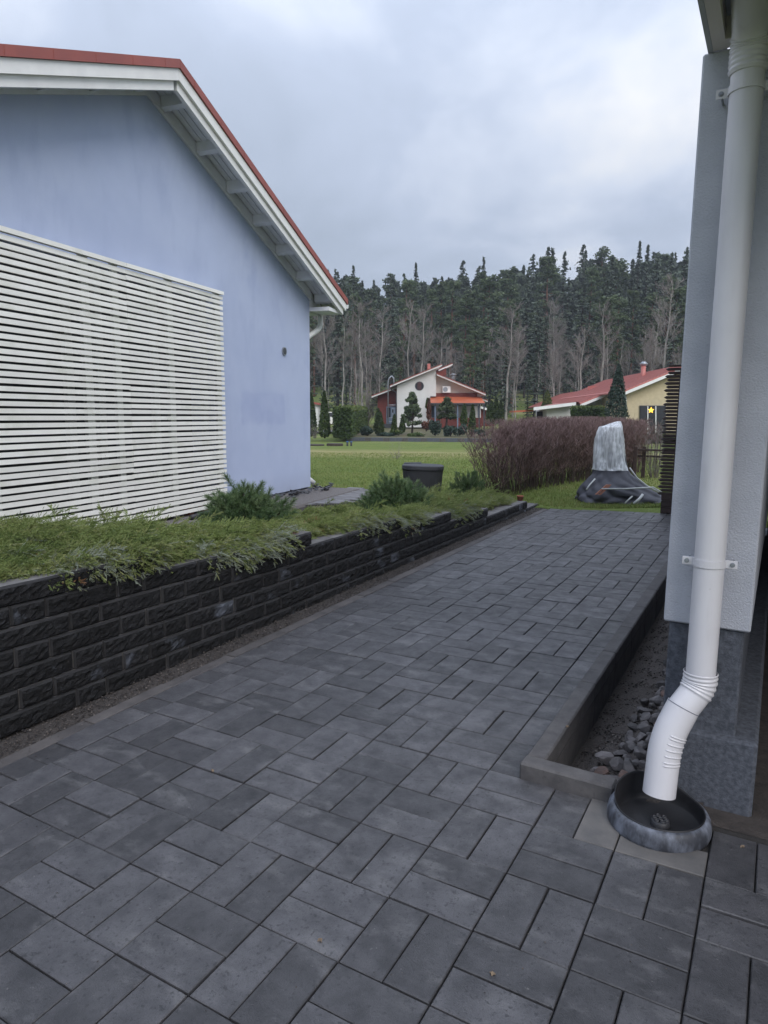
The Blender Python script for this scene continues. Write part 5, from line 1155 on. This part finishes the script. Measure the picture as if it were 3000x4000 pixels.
yroof('roof', E0, A0, 21, yh); yroof('roof', RI, A0, 21, yh)
wn = ypr('window', [(1183, 700), (1425, 700), (1425, 436), (1183, 436)], 44.5, .06, m_darkmetal)
for x0, x1 in ((1188, 1254), (1262, 1328), (1336, 1420)): ypr('pane', [(x0, 695), (x1, 695), (x1, 441), (x0, 441)], 44.46, .02, m_glass, wn)
for x in (1258, 1332): ypr('mullion', [(x - 4, 695), (x + 4, 695), (x + 4, 441), (x - 4, 441)], 44.42, .05, m_white, wn)
m_star = bpy.data.materials.new('star_glow'); m_star.use_nodes = True; bs = m_star.node_tree.nodes['Principled BSDF']; bs.inputs['Base Color'].default_value = (.9, .5, .05, 1); bs.inputs['Emission Color'].default_value = (1, .55, .06, 1); bs.inputs['Emission Strength'].default_value = 1.3
sc_ = P5(1288, 480, 44.40); st = MB(); rs = .21
st.prism([sc_ + RH * (math.sin(k * math.pi / 5) * (rs if k % 2 == 0 else rs * .45)) + Vector((0, 0, math.cos(k * math.pi / 5) * (rs if k % 2 == 0 else rs * .45))) for k in range(10)], BACK * .03); tag(part('window_star', st, m_star), 'glowing yellow paper star hanging in the window of the yellow house', 'star lamp')
b = MB(); b.tube([P5(1040, 345, 44.2), P5(1052, 375, 44.3), P5(1054, 600, 44.4)], .07, 8); part('downpipe', b, m_white, yh, True)
fl = P5(1210, 200, 50); b = MB(); b.tube([fl - Vector((0, 0, .6)), fl + Vector((0, 0, 1.0))], .17, 10); b.tube([fl + Vector((0, 0, 1.02)), fl + Vector((0, 0, 1.15)), fl + Vector((0, 0, 1.3))], [.2, .3, .12], 12, 1); part('flue', b, [m_pink, m_metal], yh, True)
# lower wing and carport of the yellow house
wing = thing('house_wing', P5(560, 560, 52), 'lower pink-roofed wing left of the yellow house', 'house')
E1, A1 = P5(630, 425, 50), P5(1090, 240, 50); 
yroof('roof', E1, A1, 26, wing); yroof('roof', P5(1550, 425, 50), A1, 26, wing)
ypr('gable_wall', [(690, 700), (1300, 700), (1300, 370), (1090, 275), (690, 432)], 51, 15, mat('wing_grey', (.50, .52, .55), rough=.8), wing)
ypr('dark_opening', [(700, 560), (830, 560), (830, 432), (700, 432)], 50.95, .04, m_dark, wing); ypr('post', [(683, 560), (694, 560), (694, 425), (683, 425)], 50.4, .1, m_white, wing)
b = MB(); cpos = P5(742, 285, 60); b.box(cpos.x - .3, cpos.x + .3, cpos.y - .3, cpos.y + .3, cpos.z - 1.5, cpos.z + .25); part('chimney', b, m_pink, wing)
cpb = thing('carport', P5(430, 560, 48), 'low white carport with long sloping pink roof edge', 'carport')
ypr('wall', [(322, 560), (556, 560), (556, 440), (322, 470)], 48.3, 5, m_rwhite, cpb)
b = MB(); e0, e1 = P5(200, 482, 47.6), P5(592, 434, 47.6); b.prism([e0, e1, e1 + Vector((0, 0, .22)), e0 + Vector((0, 0, .22))], BACK * .1); part('fascia', b, m_white, cpb)
b = MB(); b.add([e0 + Vector((0, 0, .24)), e1 + Vector((0, 0, .24)), P5(640, 405, 53), P5(380, 420, 55), P5(130, 470, 50)], [(0, 1, 2, 3, 4)]); b.v += [(x, y, z - .05) for x, y, z in b.v]; b.f.append((9, 8, 7, 6, 5)); b.m.append(0); part('roof', b, m_pink, cpb)
b = MB(); b.prism([P5(18, 500, 50), P5(205, 490, 50), P5(205, 474, 50), P5(18, 484, 50)], BACK * 3); part('side_roof', b, m_orange, cpb)
b = MB(); b.prism([P5(230, 560, 50), P5(320, 560, 50), P5(320, 484, 50), P5(230, 492, 50)], BACK * .1); part('shadow_bay', b, m_dark, cpb)

# ================================================================== FOREST AND SINGLE TREES
def spruce_data(h, seed, wide=.15, low=.10):
    """tiers of drooping boughs; each bough carries flat hanging sprays along its length"""
    r = np.random.default_rng(seed); C, A, B_, T = [], [], [], []; n = int(h * 2.7)
    for k in range(n):
        qq = (k + r.random() * .6) / n; z = low + (1 - low) * (1 - (1 - qq) ** 1.45); rad = h * wide * (1 - z) ** .68 * r.uniform(.6, 1.2) + .05
        for q in range(int(5 + 3 * (1 - z))):
            a = r.random() * 6.283; l_ = rad * r.uniform(.5, 1.1); m_ = max(3, int(l_ * 4.4)); t = (np.arange(m_) + .3 + .7 * r.random(m_)) / m_; rd = np.array([math.cos(a), math.sin(a), 0]); sd_ = np.array([-rd[1], rd[0], 0])
            zz_ = z * h - l_ * (.42 * t - .22 * t ** 3) + r.normal(0, .03, m_); c = rd[None] * (l_ * t)[:, None]; c[:, 2] = zz_; C.append(c)
            sz = min(.26, .11 + rad * .14) * (1.15 - .4 * t); A.append(rd[None] * sz[:, None] + np.array([0, 0, -.55])[None] * sz[:, None] + r.normal(0, .05, (m_, 3))); B_.append(sd_[None] * (sz * .75)[:, None] + np.stack([np.zeros(m_), np.zeros(m_), r.normal(0, .10, m_)], 1)); T.append(r.normal(.26, .09, m_) + .42 * t ** 1.5)
    C, A, B_, T = np.vstack(C), np.vstack(A), np.vstack(B_), np.concatenate(T); m_ = len(C)
    V = np.stack([C - A * .5, C + B_, C + A, C - B_], 1).reshape(-1, 3); F = np.arange(m_ * 4).reshape(-1, 4)
    return npmesh('spruce_crown', V, F, l_spruce, np.repeat(np.clip(T, 0, 1), 4)), mesh_of(rod_mesh([(0, 0, -1.5), (0, 0, h * .5), (0, 0, h * .985)], [.17, .11, .02]), m_bark, True)
def pine_data(h, seed):
    r = np.random.default_rng(seed); P, T, b = [], [], MB(); bend_ = r.normal(0, .25, 2)
    tr = [(0, 0, -1.5), (bend_[0] * .4, bend_[1] * .4, h * .4), (bend_[0], bend_[1], h * .75), (bend_[0], bend_[1], h * .98)]; b.tube(tr, [.2, .15, .09, .02], 7, cap=False)
    for k in range(52):
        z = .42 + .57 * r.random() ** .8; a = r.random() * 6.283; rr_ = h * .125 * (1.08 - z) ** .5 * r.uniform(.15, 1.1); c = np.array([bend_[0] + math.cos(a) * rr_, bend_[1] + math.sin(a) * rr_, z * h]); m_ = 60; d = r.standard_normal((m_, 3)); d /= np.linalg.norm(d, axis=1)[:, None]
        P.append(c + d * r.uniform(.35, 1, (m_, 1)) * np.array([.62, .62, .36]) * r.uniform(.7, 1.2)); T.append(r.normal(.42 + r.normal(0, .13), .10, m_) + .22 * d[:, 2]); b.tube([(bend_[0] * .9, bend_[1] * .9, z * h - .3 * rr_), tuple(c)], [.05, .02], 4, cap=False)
    for k in range(14): z = r.uniform(.2, .5); a = r.random() * 6.283; l_ = r.uniform(.5, 1.6); b.tube([(0, 0, z * h), (math.cos(a) * l_, math.sin(a) * l_, z * h - .2)], [.03, .01], 3, cap=False)
    V, F, T = leaf_quads(np.vstack(P), .19, r, np.concatenate(T), .1, .45); return npmesh('pine_crown', V, F, l_pine, T), mesh_of(b, m_barkred, True)
def bare_data(h, seed, dense=1.0):
    r = np.random.default_rng(seed); b = MB(); segs = []; lean = r.normal(0, .035, 2); path = [np.array([0, 0, -1.5])]
    for k in range(7): path.append(np.array([lean[0] * h * k / 7 + r.normal(0, .12), lean[1] * h * k / 7 + r.normal(0, .12), h * (k + .6) / 7.2]))
    b.tube([tuple(p) for p in path], [.15 * (1 - .125 * k) for k in range(8)], 6, cap=False)
    def grow(p, d, l_, w, lev):
        m_ = 3; q = p
        for j in range(m_):
            d2 = d + r.normal(0, .14, 3); d2[2] += .07; d2 /= np.linalg.norm(d2); e_ = q + d2 * l_ / m_; segs.append((q, e_, w * (1 - j / m_ * .4), w * (1 - (j + 1) / m_ * .4), clamp(.35 + .2 * lev + r.normal(0, .1), 0, 1)))
            if lev < 3:
                for _ in range(2 if lev < 2 else 3):
                    a = r.standard_normal(3); dd = d2 * .9 + a / np.linalg.norm(a) * .75; dd[2] += .25; dd /= np.linalg.norm(dd); grow(e_, dd, l_ * r.uniform(.42, .62), w * .55, lev + 1)
            q, d = e_, d2
    for k in range(int(17 * dense)):
        t = .32 + .66 * r.random(); i = min(6, int(t * 7)); p = path[i] * (1 - (t * 7 - i)) + path[i + 1] * (t * 7 - i); a = r.random() * 6.283; d = np.array([math.cos(a) * .7, math.sin(a) * .7, .8]); d /= np.linalg.norm(d); grow(p, d, h * .15 * (1.15 - t) ** .6 * r.uniform(.8, 1.5), .030, 1)
    V, F, T = twig_ribbons(segs); return npmesh('bare_crown', V, F, l_bare, T), mesh_of(b, m_barkpale, True)
KINDS = {'spruce_tree': [spruce_data(17, 1, .145), spruce_data(18, 2, .125, .12), spruce_data(16, 3, .17, .06), spruce_data(19, 4, .105, .2)],
         'pine_tree': [pine_data(18, 5), pine_data(17, 6), pine_data(19, 7), pine_data(16, 14)],
         'bare_tree': [bare_data(14, 8), bare_data(16, 9, .8), bare_data(13, 10, 1.2), bare_data(15, 12, .7)]}
LAB = {'spruce_tree': 'dark pointed spruce in the forest behind the far houses', 'pine_tree': 'mid-green pine with reddish trunk in the forest behind the far houses', 'bare_tree': 'leafless pale-trunked tree along the forest edge behind the far houses'}
CATG = {'spruce_tree': 'spruce', 'pine_tree': 'pine', 'bare_tree': 'bare tree'}
MH = {'spruce_tree': [17, 18, 16, 19], 'pine_tree': [18, 17, 19, 16], 'bare_tree': [14, 16, 13, 15]}
fr = random.Random(11)
def plant(kind, lat, D, h, label=None, vi=None):
    i = fr.randrange(len(KINDS[kind])) if vi is None else vi; cr_, tr = KINDS[kind][i]; p = view(lat, D); p.z = lawnz(p.x, p.y); t_ = thing(kind, p, label or LAB[kind], CATG[kind], 'forest ' + CATG[kind] + 's'); s = h / MH[kind][i]; wx = fr.uniform(.95, 1.3) if kind != 'bare_tree' else fr.uniform(.9, 1.2); t_.scale = (s * wx, s * wx * fr.uniform(.9, 1.1), s); t_.rotation_euler = (fr.gauss(0, .012), fr.gauss(0, .012), fr.random() * 6.28); local_part('crown', cr_, t_); local_part('trunk', tr, t_); return t_
SKY = [(1150, .198), (1290, .203), (1345, .212), (1400, .197), (1550, .199), (1700, .207), (1850, .215), (1960, .222), (2080, .222), (2140, .235), (2200, .228), (2280, .240), (2360, .226), (2430, .228), (2500, .250), (2560, .242), (2640, .236), (3000, .24)]
for row, (D, step, mix) in enumerate(((78, 2.5, (.10, .10, .80)), (82, 2.8, (.25, .20, .55)), (87, 3.0, (.42, .28, .30)), (93, 3.2, (.42, .36, .22)), (101, 3.2, (.42, .46, .12)), (110, 3.2, (.5, .5, 0)), (120, 3.2, (.62, .38, 0)), (131, 3.4, (.85, .15, 0)))):
    lat = -.19 * D
    while lat < .56 * D:
        d_ = D + fr.uniform(-2.5, 2.5); la = lat + fr.uniform(-1.2, 1.2); u = 1500 + la / d_ * FPX; gz_ = lawnz(*view(la, d_).xy); target = CAMZ + interp(u, SKY) * d_ - gz_
        kind = fr.choices(['spruce_tree', 'pine_tree', 'bare_tree'], mix)[0]
        f = {0: .60, 1: .66, 2: .76, 3: .84, 4: .90, 5: .95, 6: .97}[row] * fr.uniform(.78, 1.05) if row < 7 else fr.uniform(.88, 1.03)
        if kind == 'bare_tree': f = min(f, .80) * fr.uniform(.72, 1.08)
        plant(kind, la, d_, max(7, target * f)); lat += step * fr.uniform(.75, 1.25)
# crests that stand clear of the skyline
for u, v in ((1380, 1040), (1318, 1065), (1625, 1030), (2144, 968), (2280, 978), (2500, 945), (2538, 955), (2625, 990), (2400, 1000), (1905, 1005)):
    D = 118; p = at(u, v, D); plant('spruce_tree', (p - Vector((0, 0, 0))).dot(RH), D, p.z - lawnz(*p.xy), vi=fr.choice([0, 1, 3]))
# the deep wood behind them, one mass
r = np.random.default_rng(77); PP, TT = [], []
for k in range(330):
    D = r.uniform(128, 175); la = r.uniform(-.2, .58) * D; p = view(la, D); g_ = lawnz(p.x, p.y); u = 1500 + la / D * FPX; top = CAMZ + interp(u, SKY) * D * r.uniform(.80, .93); hh = top - g_; m_ = 330; z = r.random(m_) ** .8; a_ = r.random(m_) * 6.283; rad = hh * .17 * (1.04 - z) ** .7 * np.sqrt(r.random(m_)); tb = r.normal(.42, .14)
    PP.append(np.stack([p.x + np.cos(a_) * rad, p.y + np.sin(a_) * rad, g_ + z * hh], 1)); TT.append(r.normal(tb, .1, m_))
V, F, T = leaf_quads(np.vstack(PP), .75, r, np.concatenate(TT), .2, .6); tag(link('wood', npmesh('wood', V, F, l_spruce, T)), 'deep conifer wood covering the hill behind the nearer trees', 'wood', kind='stuff')
for k in range(17):
    D = fr.uniform(73, 84); u = 1200 + 1480 * (k + fr.random()) / 17; la = (u - 1500) / FPX * D; plant('bare_tree', la, D, fr.uniform(8.5, 17.5))
# undergrowth closing the forest foot
for k in range(46):
    la = -14 + k * 1.35 + fr.uniform(-.5, .5); plant('spruce_tree', la, 77 + fr.uniform(-2, 4), fr.uniform(3.5, 8), 'young low spruce at the foot of the forest edge', 2)
# single trees
columnar('blue_spruce', 2405, 1650, 1424, 42, 88, 'dense dark green conifer in front of the yellow house', 'conifer', l_blue, None, 3200, 5, .95, .5)
columnar('yellow_conifer', *C5b(318, 560), C5b(0, 300)[1], 60, 58, 'small yellowish conifer left of the pink-roofed wing', 'conifer', l_thuja, None, 1500, 6, .9, .85)
bare_bush(tuple(at(1435, 1668, 62)), 4.2, 26, 12, 'bare pinkish garden tree between the clipped hedge and the far house', .62, 5, 'bare_garden_tree')
bare_bush(tuple(at(1230, 1712, 43)), .9, 10, 13, 'dry reddish stems at the foot of the left thujas', .8, 2.5, 'dry_bush')
# ---- small things on the lawn
for k, u in enumerate((1357, 1372)):
    p = at(u, 1749, 35); z = lawnz(p.x, p.y); pp = thing('standpipe', (p.x, p.y, z), ['left of two short black pipes with blue caps on the lawn', 'right of two short black pipes with blue caps on the lawn'][k], 'pipe', 'capped pipes on the lawn')
    b = MB(); b.tube([(p.x, p.y, z - .1), (p.x, p.y, z + .20)], .05, 10); part('pipe', b, m_bin, pp, True); b = MB(); b.tube([(p.x, p.y, z + .19), (p.x, p.y, z + .25)], [.06, .055], 10); part('cap', b, m_bluecap, pp, True)
for k, (u, w) in enumerate(((1236, .24), (1308, .25))):
    p = at(u, 1748, 35); z = lawnz(p.x, p.y); b = MB(); b.lathe([(w * 1.7, -.1), (w * 1.7, .10 if k else .06), (w * 1.6, .13 if k else .08), (0, .135 if k else .085)], (p.x, p.y, z), 18); tag(part('manhole_ring', b, m_bark), ['low mossy concrete ring nearest the blue house on the lawn', 'dark mossy concrete ring beside the two capped pipes'][k], 'manhole')

# ================================================================== thin damp air over the whole place
hz = MB(); hz.box(-190, 190, -25, 230, -2.2, 46); hb = part('haze', hz, []); hb['kind'] = 'stuff'; tag(hb, 'thin pale damp air softening the far forest', 'haze')
m_hz = bpy.data.materials.new('damp_air'); m_hz.use_nodes = True; tz = m_hz.node_tree; tz.nodes.remove(tz.nodes['Principled BSDF']); pvz = N(tz, 'ShaderNodeVolumePrincipled'); pvz.inputs['Color'].default_value = (.86, .91, 1, 1); pvz.inputs['Density'].default_value = .0006; pvz.inputs['Anisotropy'].default_value = .2
L(tz, pvz.outputs[0], tz.nodes['Material Output'].inputs['Volume']); hb.data.materials.append(m_hz)
